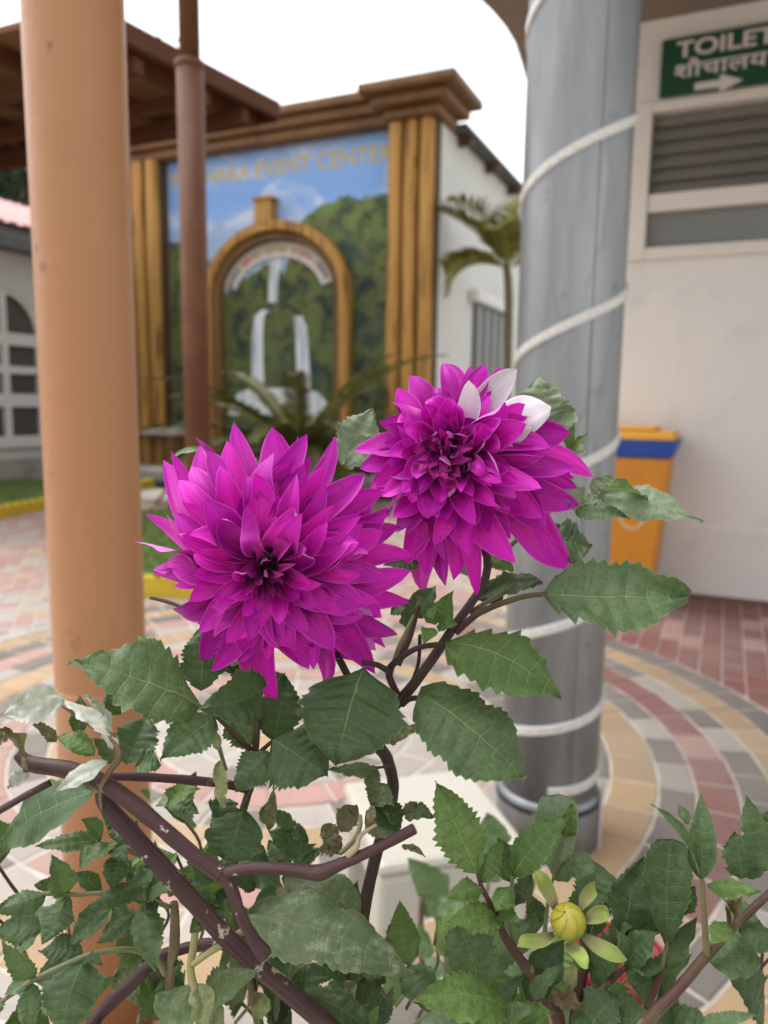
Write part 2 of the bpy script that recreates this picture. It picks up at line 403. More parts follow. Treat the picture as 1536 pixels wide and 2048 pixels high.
def brick(o, ax, ay, x, y, lx, ly, pick, side):
    c = o+ax*(x+lx/2)+ay*(y+ly/2)
    s = (c-SPLIT).dot(EX) > 0
    if s != side: return
    if (c-TP0).dot(EY) > 0.02 and side and (c-TP0).dot(EX) > -1.6: return
    pl = [o+ax*(x+a*lx)+ay*(y+b*ly) for a, b in ((0, 0), (1, 0), (1, 1), (0, 1))]
    pl = clip([(p.x, p.y) for p in pl])
    if pl: consider(pl, random.choice(pick))
W1 = 0.1
for j in range(-60, 110):                      # right side: red running bond along the building axes
    for i in range(-30, 40):
        brick(RC, EX, EY, j*W1, i*0.2+(0.1 if j % 2 else 0), W1, 0.2, ['red', 'red', 'red', 'red', 'pink'], True)
hx = (EX+EY).normalized(); hy = (EY-EX).normalized()
MIXC = ['pink', 'pink', 'pink', 'pink', 'cream', 'pale', 'pale', 'pale']
for k in range(-110, 111):                     # left side: herringbone in mixed colours
    for m in range(-55, 56):
        x, y = k+2*m, -k+2*m
        if abs(x) > 95 or abs(y) > 95: continue
        brick(RC, hx, hy, x*W1, y*W1, 2*W1, W1, MIXC, False)
        brick(RC, hx, hy, (x+2)*W1, y*W1, W1, 2*W1, MIXC, False)
pavers.sort(key=lambda t: -t[0])
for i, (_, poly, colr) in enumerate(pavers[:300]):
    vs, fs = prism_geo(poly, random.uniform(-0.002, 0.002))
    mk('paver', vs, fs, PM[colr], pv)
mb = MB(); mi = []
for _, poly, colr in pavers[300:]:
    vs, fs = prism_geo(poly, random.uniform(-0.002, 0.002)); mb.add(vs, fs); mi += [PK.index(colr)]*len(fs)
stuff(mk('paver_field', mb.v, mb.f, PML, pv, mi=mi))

# ---- lawns with yellow edging
M_GRASS = plain('grass', (0.115, 0.165, 0.035), 0.8, 0.35, 5, 0.5, 120)
M_BLADE = plain('grass_blade', (0.135, 0.20, 0.04), 0.6, 0.35, 3)
M_EDGE = plain('yellow_edging', (0.56, 0.40, 0.022), 0.6, 0.2, 8, 0.3, 60, dirt=((0.2, 0.15, 0.05), 9, 0.5))
def lawn(name, poly, z=0.05, nb=3000):
    n = len(poly)
    vs = [V((p.x, p.y, -0.02)) for p in poly]+[V((p.x, p.y, z)) for p in poly]
    o = struct(mk(name, vs, [tuple(range(n, 2*n))]+[(i, (i+1) % n, n+(i+1) % n, n+i) for i in range(n)], M_GRASS))
    mb = MB(); a, b, c, d = poly[:4]
    for _ in range(nb):
        s, t = random.random(), random.random()
        p = (a*(1-s)+b*s)*(1-t)+(d*(1-s)+c*s)*t; p = V((p.x, p.y, z))
        an = random.random()*6.3; e = V((math.cos(an), math.sin(an), 0))*0.008
        mb.add([p-e, p+e, p+V((random.uniform(-.02, .02), random.uniform(-.02, .02), random.uniform(.03, .07)))], [(0, 1, 2)])
    g = stuff(mb.build('grass_blades', M_BLADE, o))
    return o
def edging(label, pts, group, step=0.115):
    root = thing('lawn_edging', V((pts[0].x, pts[0].y, 0)), label, 'edging', group)
    proto = None
    for i in range(len(pts)-1):
        a, b = pts[i], pts[i+1]; n = max(1, round((b-a).length/step)); d = (b-a).normalized(); ang = math.atan2(d.y, d.x)
        for k in range(n):
            p = a.lerp(b, (k+0.5)/n); p.z = 0
            if proto is None:
                mb = MB(V((0, 0, 0)))
                h = step/2*0.97
                prof = [(-h, -0.02), (h, -0.02), (h, 0.085)]+[(h*math.cos(t), 0.085+0.05*math.sin(t)) for t in [R(x) for x in (25, 50, 75, 105, 130, 155)]]+[(-h, 0.085)]
                mb.prism(prof, -0.035, 0.035)
                o = mb.build('edging_block', M_EDGE, root, org=V((0, 0, 0))); proto = o
            else:
                o = proto.copy(); COL.objects.link(o)
            o.location = p-WL[root]; o.rotation_euler = (0, 0, ang+random.uniform(-.04, .04)); o.parent = root
near = [V((-1.80, 4.60, 0)), V((-.62, 4.60, 0)), V((-.30, 9.3, 0)), V((-2.9, 7.75, 0))]
lawn('lawn', near, 0.05, 5000)
edging('yellow scalloped edging round the lawn under the brown lamp post', [near[3], near[0]+V((-.05, -.05, 0)), near[1]+V((0, -.05, 0))], None)
e0, e1 = G(-160, 1066), G(300, 974)
d2 = (e1-e0).normalized(); nrm2 = V((-d2.y, d2.x, 0))
far = [e0, e1, e1+nrm2*3.1, e0+nrm2*3.1]
lawn('lawn', far, 0.05, 4000)
edging('yellow scalloped edging of the lawn before the white arched house', [e0-nrm2*.05, e1-nrm2*.05], None, 0.13)
# concrete strip and step before the mural
M_CONC = plain('concrete', (0.42, 0.39, 0.35), 0.85, 0.2, 4, 0.3, 60, dirt=((0.2, 0.18, 0.15), 3, 0.5))
ML = G(300, 925, 0.2); MDIR = 0.0625
tt = (MDIR*ML.y-ML.x)/(EX.x-MDIR*EX.y)
M0 = ML+EX*tt; M0.z = 0
mb = MB(M0, EX, EY); mb.box(-6.6, 0.6, -1.1, 0.1, -0.03, 0.20); struct(mb.build('platform', M_CONC, bevel=0.02))
mb = MB(M0, EX, EY); mb.box(-6.6, 0.6, -1.20, -1.105, -0.03, 0.06); struct(mb.build('kerb', plain('dark_kerb', (0.06, 0.06, 0.06), 0.8)))

# ================================================================== EVENT HALL WITH MURAL
def mp(u, v, y=0.0):
    p = onplane(u, v, M0+EY*y, EY); return (p-M0).dot(EX), p.z
def wood_mat(name, c1, c2, c3, sx=8.0):
    a = NT(name); g = a.geo(); x = a.n('Mapping'); a.l(g, x.inputs[0]); x.inputs['Rotation'].default_value = (0, 0, TH); x.inputs['Scale'].default_value = (sx, sx, 0.45)
    n1 = a.noise(1.0, 5, x.outputs[0], 0.6, 1.5); n2 = a.noise(1.0, 3, a.map(g, (1.2, 1.2, 0.5)))
    c = a.ramp(n1, [(0.38, c3), (0.46, c1), (0.7, c2)]); c = a.mix(a.math('MULTIPLY', n2, 0.4), c, c1)
    a.set(c, 0.6, 0, 0.3); a.bump(n1, 0.4, 0.01); return a.m
M_WOOD = wood_mat('timber_relief', (0.40, 0.205, 0.05), (0.54, 0.31, 0.09), (0.045, 0.025, 0.012))
M_WOODH = wood_mat('timber_cornice', (0.165, 0.085, 0.036), (0.235, 0.125, 0.05), (0.12, 0.06, 0.025), 1.5)
M_HALL = plain('hall_wall_paint', (0.60, 0.61, 0.585), 0.75, 0.06, 1.5, 0.15, 30, dirt=((0.42, 0.42, 0.38), 1.2, 0.35))
hall = thing('event_hall', M0, 'event hall with waterfall mural framed by carved timber columns', 'building')
xl, zt_l = mp(325, 322); xr, zt_r = mp(780, 254)
xlo = mp(246, 400)[0]
ztop = (zt_l+zt_r)/2
_, zc_top = mp(885, 150, -0.35)
mb = MB(M0, EX, EY); ze = (onplane(1035, 398, M0, EX).z+onplane(905, 250, M0, EX).z)/2; mb.box(xlo-0.05, 0, 0.12, 9.0, -0.03, ze-.03); mb.box(xlo-.04, -.01, .125, .42, ze-.0295, ztop+.3); mb.build('wall', M_HALL, hall)
# mural panel ------------------------------------------------
def mural_material():
    a = NT('mural_paint'); uv = a.coord('UV'); s = a.sep(uv); x, z = s[0], s[1]
    sx = a.math('DIVIDE', a.math('SUBTRACT', x, xl), xr-xl)        # 0..1 across
    H = lambda u, v: mp(u, v)[1]
    hmin, hmax = H(550, 800), H(550, 280)
    def hp(u, v): return (H(u, v)-hmin)/(hmax-hmin)
    def fx(u): return (mp(u, 500)[0]-xl)/(xr-xl)
    stops = [(0.0, hp(330, 478)), (fx(400), hp(400, 500)), (fx(440), hp(440, 590)), (fx(480), hp(480, 555)), (fx(520), hp(520, 530)), (fx(560), hp(560, 540)),
             (fx(590), hp(590, 445)), (fx(640), hp(640, 400)), (fx(700), hp(700, 388)), (1.0, hp(778, 385))]
    hill = a.ramp(sx, stops)
    zn = a.math('DIVIDE', a.math('SUBTRACT', z, hmin), hmax-hmin)
    nz = a.noise(6.0, 6, uv, 0.65)
    mask = a.math('GREATER_THAN', a.math('ADD', hill, a.math('MULTIPLY_ADD', nz, 0.10, -0.05)), zn)
    cl = a.noise(1.0, 6, a.map(uv, (0.9, 1.6, 1)), 0.6, 0.4)
    skyc = a.ramp(zn, [(0.45, (0.46, 0.62, 0.84)), (0.8, (0.20, 0.38, 0.76)), (1.0, (0.28, 0.46, 0.78))])
    skyc = a.mix(a.ramp(cl, [(0.50, 0.0), (0.66, 0.85)]), skyc, (0.66, 0.71, 0.80))
    mt = a.math('GREATER_THAN', a.math('ADD', a.math('MULTIPLY', a.noise(1.0, 5, a.map(uv, (1.3, 0.1, 1)), 0.6), 0.34), 0.52), zn)
    skyc = a.mix(a.math('MULTIPLY', mt, 0.45), skyc, (0.30, 0.40, 0.50))
    f1 = a.noise(3.2, 7, uv, 0.7, 0.3); f2 = a.noise(1.1, 4, uv)
    fol = a.ramp(f1, [(0.36, (0.016, 0.026, 0.022)), (0.44, (0.05, 0.075, 0.036)), (0.50, (0.13, 0.18, 0.045)), (0.56, (0.21, 0.19, 0.05)), (0.62, (0.10, 0.26, 0.07)), (0.7, (0.22, 0.30, 0.12))])
    fol = a.mix(a.ramp(f2, [(0.48, 0.0), (0.62, 0.5)]), fol, (0.035, 0.08, 0.075))
    fol = a.mix(a.ramp(zn, [(0.35, 0.35), (0.75, 0.0)]), fol, (0.035, 0.038, 0.036))
    hi = a.ramp(zn, [(0.62, 0.0), (0.85, 0.4)]); fol = a.mix(hi, fol, (0.085, 0.17, 0.055))
    wh = a.ramp(a.noise(9, 3, uv), [(0.66, 0.0), (0.74, 0.7)]); fol = a.mix(wh, fol, (0.30, 0.38, 0.33))
    a.set(a.mix(mask, skyc, fol), 0.5, 0, 0.3)
    return a.m
zb = 0.2
pan = [V((xl, zb)), V((xr, zb)), V((xr, ztop)), V((xl, ztop))]
mural = mk('mural', [M0+EX*p.x+EY*0.115+EZ*p.y for p in pan], [(0, 1, 2, 3)], mural_material(), hall, uv=[(p.x, p.y) for p in pan])
# painted waterfalls and pool (flat paint on the mural)
def water_mat():
    a = NT('painted_water'); g = a.geo(); n = a.noise(1.0, 5, a.map(g, (9, 9, 1.2)), 0.6)
    a.set(a.ramp(n, [(0.30, (0.34, 0.42, 0.48)), (0.55, (0.74, 0.78, 0.82))]), 0.5); return a.m
M_WATER = water_mat()
def fall(path, name='painted_waterfall'):
    vs, fs = [], []
    for (u, v, wd) in path:
        for sgn in (-1, 1):
            x, z = mp(u+sgn*wd*.45, v); vs.append(M0+EX*x+EY*0.108+EZ*z)
    for i in range(len(path)-1): fs.append((2*i, 2*i+1, 2*i+3, 2*i+2))
    mk(name, vs, fs, M_WATER, mural)
fall([(546, 505, 22), (541, 540, 20), (538, 575, 19), (537, 603, 20)])
fall([(522, 618, 18), (510, 632, 22), (507, 670, 24), (507, 730, 26), (508, 778, 29)])
fall([(588, 630, 16), (594, 650, 26), (597, 700, 28), (599, 740, 29), (600, 780, 31)])
fall([(548, 776, 120), (550, 786, 180), (550, 802, 210), (550, 830, 225)], 'painted_pool')
# arch relief -------------------------------------------------
ax0, az0 = mp(556, 592); axr = mp(700, 592)[0]-ax0; axl = ax0-mp(411, 592)[0]; rr_ = (axr+axl)/2; ax0 = (mp(700, 592)[0]+mp(411, 592)[0])/2
ztopA = mp(552, 442)[1]; hz = ztopA-az0; th_ = mp(700, 620)[0]-mp(668, 620)[0]
def archpts(r, hgt, n=20):
    return [(ax0-r, zb)]+[(ax0-r*math.cos(math.pi*i/n), az0+hgt*math.sin(math.pi*i/n)) for i in range(n+1)]+[(ax0+r, zb)]
mb = MB(M0, EX, EY); mb.strip(archpts(rr_, hz), archpts(rr_-th_*0.55, hz-th_*0.55), -0.10, 0.11); mb.build('arch_moulding', M_WOOD, hall, bevel=0.02)
mb = MB(M0, EX, EY); mb.strip(archpts(rr_-th_*0.55-.003, hz-th_*0.55-.003), archpts(rr_-th_, hz-th_), -0.03, 0.11); mb.build('arch_moulding', M_WOODH, hall, bevel=0.015)
kx0, kz1 = mp(512, 402); kx1, _ = mp(551, 402); kz0 = az0+hz-0.05
mb = MB(M0, EX, EY); mb.box(kx0+.03, kx1-.03, -0.11, 0.11, kz0, kz1-.03); mb.box(kx0, kx1, -0.13, 0.10, kz1-.029, kz1+.03); mb.build('keystone', M_WOOD, hall, bevel=0.02)
# banner following the arch with faint coloured marks
M_BAN = plain('white_banner', (0.64, 0.60, 0.57), 0.6, 0.08, 3)
r1, r2, h1, h2 = rr_-th_*1.03, rr_-th_*1.9, hz-th_*1.05, hz-th_*1.9
A0, A1 = R(14), R(166)
def arc(r, h, t): return (ax0-r*math.cos(t), az0+h*math.sin(t))
ts = [A0+(A1-A0)*i/24 for i in range(25)]
mb = MB(M0, EX, EY); mb.strip([arc(r1, h1, t) for t in ts], [arc(r2, h2, t) for t in ts], 0.085, 0.098); ban = mb.build('arch_banner', M_BAN, hall)
BC = [plain('banner_print_grey', (0.14, 0.12, 0.11)), plain('banner_print_red', (0.60, 0.12, 0.07)), plain('banner_print_gold', (0.42, 0.25, 0.06)), plain('banner_print_salmon', (0.50, 0.20, 0.11))]
for i in range(44):
    t = A0+(A1-A0)*(i+0.7)/45.4; d = 0.017*random.uniform(.7, 1.3); k = i/44
    c = BC[0] if k < .2 else BC[1] if k < .3 else BC[2] if k < .62 else BC[3] if k < .85 else BC[0]
    if i % 9 == 8: continue
    f0 = random.uniform(.22, .32); f1 = random.uniform(.62, .8)
    L = lambda f: (r1+(r2-r1)*f, h1+(h2-h1)*f)
    mb = MB(M0, EX, EY); q = [arc(*L(f0), t-d), arc(*L(f0), t+d), arc(*L(f1), t+d), arc(*L(f1), t-d)]
    mb.add([mb.P(x, 0.081, z) for x, z in q], [(0, 1, 2, 3)]); mb.build('print_mark', c, ban)
# pilasters: ribs with dark grooves
M_PILB = plain('dark_timber', (0.085, 0.045, 0.02), 0.8); M_GROOVE = plain('dark_groove', (0.035, 0.022, 0.014), 0.8)
def pilaster(x0, x1):
    mb = MB(M0, EX, EY); mb.box(x0, x1, -0.06, 0.119, zb, ztop-0.003); p = mb.build('pilaster', M_PILB, hall)
    wd = x1-x0; n = 3; rw = wd/n
    for i in range(n):
        c = x0+rw*(i+.5); mb = MB(M0, EX, EY); ns = 8; vs = []
        zs = [zb+(ztop-0.005-zb)*k/14 for k in range(15)]
        for z in zs:
            wob = 0.05*rw*noise.noise(V((i*7.1, x0, z*1.7))); ww = rw*0.41*(1+0.10*noise.noise(V((x0, i*3.3, z*1.1))))
            for k in range(ns+1):
                a = math.pi*k/ns; vs.append(mb.P(c+wob-ww*math.cos(a), -0.061-0.11*math.sin(a)**0.6, z))
        fs = [(r*(ns+1)+k, r*(ns+1)+k+1, (r+1)*(ns+1)+k+1, (r+1)*(ns+1)+k) for r in range(14) for k in range(ns)]
        mk('rib', vs, fs, M_WOOD, p, smooth=True)
pilaster(xr+0.01, -0.005); pilaster(xlo, xl-0.01)
# entablature
z1 = ztop; zt = mp(620, 200, -0.25)[1]; dz = (zt-z1)/3
for k in range(3):
    mb = MB(M0, EX, EY); mb.box(xlo-.06-.05*k, -0.25, -0.12-0.09*k, 0.5, z1+dz*k+.001*k, z1+dz*(k+1)-.004); mb.build('cornice', M_WOODH, hall, bevel=0.03)
zc = zc_top; cx0 = mp(722, 190, -0.4)[0]; dz2 = (zc-z1)/3
for k in range(3):
    e = 0.10+0.15*k
    mb = MB(M0, EX, EY); mb.box(cx0+.25-.12*k, e, -0.16-e, .45+e*.5, z1+dz2*k+.002, z1+dz2*(k+1)-.003); mb.build('capital', M_WOODH, hall, bevel=0.035)
# lettering
def text_geo(body, size, ext=0.0, bold=0.0):
    c = bpy.data.curves.new('lettering', 'FONT'); c.body = body; c.size = size; c.extrude = ext; c.offset = bold
    o = bpy.data.objects.new('lettering', c); COL.objects.link(o); dg = bpy.context.evaluated_depsgraph_get()
    me = o.evaluated_get(dg).to_mesh(); vs = [v.co.copy() for v in me.vertices]; fs = [tuple(p.vertices) for p in me.polygons]
    o.evaluated_get(dg).to_mesh_clear(); bpy.data.objects.remove(o); bpy.data.curves.remove(c)
    return vs, fs
def place_text(body, x0, z0, x1, z1h, origin, y, mat, parent, ext=0.01, bold=0.0):
    """fit text between x0..x1 with height z1h at z0 on a wall in the EX-EZ plane"""
    vs, fs = text_geo(body, 1.0, 0.0, bold)
    mx0 = min(v.x for v in vs); mx1 = max(v.x for v in vs); my0 = min(v.y for v in vs); my1 = max(v.y for v in vs)
    out = [origin+EX*(x0+(v.x-mx0)/(mx1-mx0)*(x1-x0))+EY*y+EZ*(z0+(v.y-my0)/(my1-my0)*z1h) for v in vs]
    return mk('lettering', out, fs, mat, parent)
M_GOLD = plain('gold_letter', (0.55, 0.42, 0.12), 0.35, 0.1)
tx0, tz0 = mp(334, 374); tx1, tz1 = mp(779, 317); _, tz2 = mp(700, 280); _, tz3 = mp(700, 318)
place_text('POKHARA EVENT CENTER', tx0, (tz0+tz1)/2, tx1, (tz2-tz3)*0.92, M0, 0.107, M_GOLD, mural, bold=0.012)
# side eave and window
def sp(u, v): p = onplane(u, v, M0, EX); return (p-M0).dot(EY), p.z
ye1, ze1 = sp(1035, 398); ye0, ze0 = sp(905, 250)
ze = (ze1+ze0)/2
M_DARK = plain('dark_roof', (0.07, 0.065, 0.06), 0.7)
M_BRN = plain('brown_timber', (0.10, 0.045, 0.028), 0.6, 0.2)
mb = MB(M0, EX, EY)
zr = ztop+0.352
mb.add([mb.P(x, y, z) for y in (.43, 9.2) for x, z in ((0.24, ze-.03), (0.24, ze+.02), (-2.6, ze+.10), (-5.6, ze+.12), (-5.6, ze+.05), (-2.6, ze+.03))],
       [(0, 1, 2, 5), (6, 11, 8, 7), (5, 2, 3, 4), (11, 10, 9, 8), (0, 6, 7, 1), (1, 7, 8, 2), (2, 8, 9, 3), (3, 9, 10, 4), (4, 10, 11, 5), (5, 11, 6, 0)])
mb.build('roof', M_DARK, hall)
for y in (.8, 2.1, 3.4, 4.7, 6.0, 7.3, 8.6):
    mb = MB(M0, EX, EY); mb.box(0.004, 0.20, y-.04, y+.04, ze-.15, ze-.052); mb.build('rafter_tail', M_BRN, hall)
wy0, wz1 = sp(946, 606); wy1, wz0 = sp(1000, 760)
M_SHUT = plain('grey_shutter', (0.13, 0.14, 0.14), 0.6); M_SHUT2 = plain('light_shutter', (0.24, 0.25, 0.25), 0.6); M_TRIM = plain('white_trim', (0.66, 0.66, 0.64), 0.6, 0.06)
mb = MB(M0, EX, EY); mb.box(0.002, 0.05, wy0, wy1, 0.9, wz1); sh = mb.build('window', M_SHUT, hall)
n = 4
for k in range(n):
    a = wy0+(wy1-wy0)*(k+.15)/n; b = wy0+(wy1-wy0)*(k+.62)/n
    mb = MB(M0, EX, EY); mb.box(0.051, 0.07, a, b, 0.95, wz1-.03); mb.build('shutter_panel', M_SHUT2, sh)
mb = MB(M0, EX, EY); mb.box(0.002, 0.16, wy0-.25, wy1+.2, wz1+.002, wz1+.18); mb.build('lintel', M_TRIM, hall, bevel=.03)

# ================================================================== TOILET BLOCK
T0 = V((TP0.x, TP0.y, 0))
def tp(u, v, y=0.0): p = onplane(u, v, T0+EY*y, EY); return (p-T0).dot(EX), p.z
M_TWALL = plain('cream_wall_paint', (0.70, 0.665, 0.635), 0.7, 0.06, 2.0, 0.12, 25, dirt=((0.45, 0.42, 0.40), 2.2, 0.4))
M_FRAME = plain('cream_window_frame', (0.66, 0.61, 0.56), 0.45, 0.05)
toilet = thing('toilet_block', T0, 'cream toilet block with louvre window under a wide brown soffit', 'building')
zs_ = (tp(1290, 42)[1]+tp(1530, 2)[1])/2
wxl = tp(1150, 800)[0]
WX0 = tp(1302, 225)[0]; WX1 = WX0+1.0; WZ1 = tp(1309, 226)[1]; WZ0 = tp(1304, 497)[1]
mb = MB(T0, EX, EY)
for (a, b, c, d) in ((wxl, WX0, 0, zs_), (WX1, 3.2, 0, zs_), (WX0, WX1, 0, WZ0), (WX0, WX1, WZ1, zs_)):
    mb.box(a, b, 0, 0.18, c-.03 if c == 0 else c, d)
mb.box(wxl, wxl+.18, 0.181, 4.5, -.03, zs_)
mb.build('wall', M_TWALL, toilet)
zp = (tp(1345, 1046)[1]+tp(1536, 1062)[1])/2
mb = MB(T0, EX, EY); mb.box(wxl-.012, 3.2, -0.016, -0.001, -.03, zp); mb.build('plinth', M_TWALL, toilet, bevel=.006)
mb = MB(T0, EX, EY); mb.box(wxl, 3.2, -0.10, -0.0165, -.03, 0.012); mb.build('skirting_tile', plain('dark_red_tile', (0.13, 0.055, 0.05), 0.5), toilet)
# window
fr = MB(T0, EX, EY); zm1 = tp(1306, 389)[1]; zm0 = tp(1303, 425)[1]
wf = 0.09
fr.box(WX0-wf, WX0+.012, -0.03, 0.1, WZ0-.075, WZ1+.06); fr.box(WX1-.012, WX1+wf, -0.03, 0.1, WZ0-.075, WZ1+.06)
fr.box(WX0+.012, WX1-.012, -0.028, 0.1, WZ1-.002, WZ1+.058); fr.box(WX0+.012, WX1-.012, -0.028, 0.1, WZ0-.073, WZ0+.002)
fr.box(WX0+.012, WX1-.012, -0.012, 0.09, zm0, zm1)
win = fr.build('window_frame', M_FRAME, toilet, bevel=.006)
M_GLASS = NT('frosted_glass'); M_GLASS.set((0.16, 0.165, 0.15), 0.28, 0, 0.6); M_GLASS = M_GLASS.m
M_LOUV = plain('louvre_glass', (0.19, 0.18, 0.16), 0.35, 0.15, 3)
mb = MB(T0, EX, EY); mb.box(WX0+.01, WX1-.01, 0.05, 0.06, WZ0, zm0+.002); mb.build('pane', M_GLASS, win)
nb = 6
for k in range(nb):
    a = zm1+(WZ1-zm1)*k/nb; b = zm1+(WZ1-zm1)*(k+1)/nb
    mb = MB(T0, EX, EY); q = [(0.02, a), (0.028, a), (0.075, b+.012), (0.067, b+.012)]
    mb.add([mb.P(x, y, z) for x in (WX0+.012, WX1-.012) for y, z in q], [(0, 3, 2, 1), (4, 5, 6, 7), (0, 1, 5, 4), (1, 2, 6, 5), (2, 3, 7, 6), (3, 0, 4, 7)])
    mb.build('louvre_blade', M_LOUV, win)
mb = MB(T0, EX, EY); mb.box(WX0, WX1, 0.14, 0.15, WZ0, WZ1); mb.build('window_backing', plain('dark_inside', (0.03, 0.03, 0.028)), toilet)
# soffit canopy: outline from where its edge shows against the sky
M_SOFF = plain('brown_soffit', (0.20, 0.145, 0.115), 0.6, 0.1, 2)
def on_soffit(u, v): p = G(u, v, zs_+.004); return (p-T0).dot(EX), (p-T0).dot(EY)
ed = [on_soffit(*q) for q in ((1052, 158), (1043, 125), (1030, 85), (1010, 52), (985, 22), (958, -4), (925, -40), (880, -90))]
xm, ym = ed[-1]
outl = [(3.2, 0.3), (ed[0][0], 0.3 if ed[0][1] < 0.3 else ed[0][1]+.05)]+ed+[(xm-.3, ym-.4), (xm-.35, -3.45), (3.2, -3.45)]
n = len(outl); mb = MB(T0, EX, EY)
mb.add([mb.P(x, y, zs_+.004) for x, y in outl]+[mb.P(x, y, zs_+.16) for x, y in outl], [tuple(range(n)), tuple(range(2*n-1, n-1, -1))]+[(i, n+i, n+(i+1) % n, (i+1) % n) for i in range(n)])
mb.build('canopy', M_SOFF, toilet)
# sign
sgx0, sgz1 = tp(1325, 81, -.05); sgx0b, sgz0 = tp(1318, 196, -.05); sx0 = (sgx0+sgx0b)/2; sx1 = tp(1582, 60, -.05)[0]
M_SIGN = plain('green_sign', (0.004, 0.055, 0.026), 0.4, 0.08); M_SIGNW = plain('sign_letter', (0.62, 0.56, 0.54), 0.5, 0.03)
sign = thing('toilet_sign', T0+EX*sx0+EZ*sgz0+EY*-.05, 'green sign reading TOILET with an arrow above the louvre window', 'sign')
mb = MB(T0, EX, EY); mb.box(sx0, sx1, -0.052, -0.0295, sgz0, sgz1); mb.build('panel', M_SIGN, sign, bevel=.003)
lx0 = tp(1353, 100, -.05)[0]; lx1 = tp(1553, 70, -.05)[0]
zA = lambda u, v: tp(u, v, -.055)[1]
place_text('TOILET', lx0, zA(1360, 116), lx1, zA(1360, 83)-zA(1360, 116), T0, -.0545, M_SIGNW, sign, bold=0.022)
lx1b = tp(1537, 110, -.05)[0]
place_text('\u0936\u094c\u091a\u093e\u0932\u092f', tp(1350, 130, -.05)[0], zA(1355, 158), lx1b, zA(1362, 119)-zA(1355, 158), T0, -.0545, M_SIGNW, sign, bold=0.014)
a0x, a0z = tp(1389, 178, -.055); a1x = tp(1487, 160, -.055)[0]; hh = (zA(1430, 150)-zA(1430, 186))/2; amid = zA(1435, 167)
q = [(a0x, amid-hh*.42), (a0x+(a1x-a0x)*.52, amid-hh*.42), (a0x+(a1x-a0x)*.52, amid-hh), (a1x, amid), (a0x+(a1x-a0x)*.52, amid+hh), (a0x+(a1x-a0x)*.52, amid+hh*.42), (a0x, amid+hh*.42)]
mb = MB(T0, EX, EY); mb.add([mb.P(x, -.0545, z) for x, z in q], [tuple(range(7))]); mb.build('arrow', M_SIGNW, sign)

# ================================================================== WASTE BIN
M_ORG = plain('orange_bin_plastic', (0.58, 0.22, 0.012), 0.45, 0.08, 3, dirt=((0.3, 0.13, 0.02), 5, 0.3))
M_ORG2 = plain('amber_lid_plastic', (0.62, 0.29, 0.02), 0.45, 0.08, 3)
M_BLUE = plain('blue_bin_plastic', (0.012, 0.055, 0.30), 0.45, 0.08, 3)
M_BLACK = plain('black_rubber', (0.02, 0.02, 0.02), 0.7)
bxr, _ = tp(1352, 900, -.55)
bo = T0+EX*bxr+EY*-.55; bo.z = 0
binr = thing('waste_bin', bo, 'orange wheeled waste bin with blue band beside the cream wall', 'bin')
def frustum(mb, xa, xb, ya, yb, z0, xc, xd, yc, yd, z1):
    mb.add([mb.P(xa, ya, z0), mb.P(xb, ya, z0), mb.P(xb, yb, z0), mb.P(xa, yb, z0), mb.P(xc, yc, z1), mb.P(xd, yc, z1), mb.P(xd, yd, z1), mb.P(xc, yd, z1)],
           [(0, 3, 2, 1), (4, 5, 6, 7), (0, 1, 5, 4), (1, 2, 6, 5), (2, 3, 7, 6), (3, 0, 4, 7)])
bd = onplane(1340, 882, bo, EY); zL = bd.z; bH = onplane(1345, 918, bo, EY).z
mb = MB(bo, EX, EY); frustum(mb, -.50, -.095, .04, .46, .05, -.555, -.028, 0, .50, bH); mb.build('body', M_ORG, binr, bevel=.02)
mb = MB(bo, EX, EY); frustum(mb, -.572, -.022, -.012, .50, bH+.001, -.588, .008, -.025, .51, zL); mb.build('band', M_BLUE, binr, bevel=.008)
mb = MB(bo, EX, EY); frustum(mb, -.585, -.002, -.022, .51, zL+.001, -.57, -.015, .0, .49, zL+.05); mb.box(-.5, -.12, .05, .45, zL+.0505, zL+.075); mb.build('lid', M_ORG2, binr, bevel=.012)
for x in (-.46, -.16):
    mb = MB(bo+EX*x+EY*.46+EZ*.1, EX, EY); vs = []
    for s in (-.025, .025):
        for k in range(20): vs.append(mb.P(s, .1*math.cos(k*math.pi/10), .1*math.sin(k*math.pi/10)))
    mk('wheel', vs, [tuple(range(20)), tuple(range(39, 19, -1))]+[(k, 20+k, 20+(k+1) % 20, (k+1) % 20) for k in range(20)], M_BLACK, binr)
ecx, ecz = (lambda p: ((p-bo).dot(EX), p.z))(onplane(1264, 1035, bo+EY*.02, EY))
M_PALE = plain('pale_print', (0.66, 0.42, 0.22), 0.5)
yf = lambda z: .04*(1-(z-.05)/(bH-.05))-.004
mb = MB(bo, EX, EY); N = 28; vs = []
for k in range(N):
    t = 2*math.pi*k/N
    for r in (.055, .075): vs.append(mb.P(ecx+r*math.cos(t), yf(ecz+r*math.sin(t)), ecz+r*math.sin(t)))
mk('emblem', vs, [(2*k, 2*k+1, (2*k+3) % (2*N), (2*k+2) % (2*N)) for k in range(N)], M_PALE, binr)

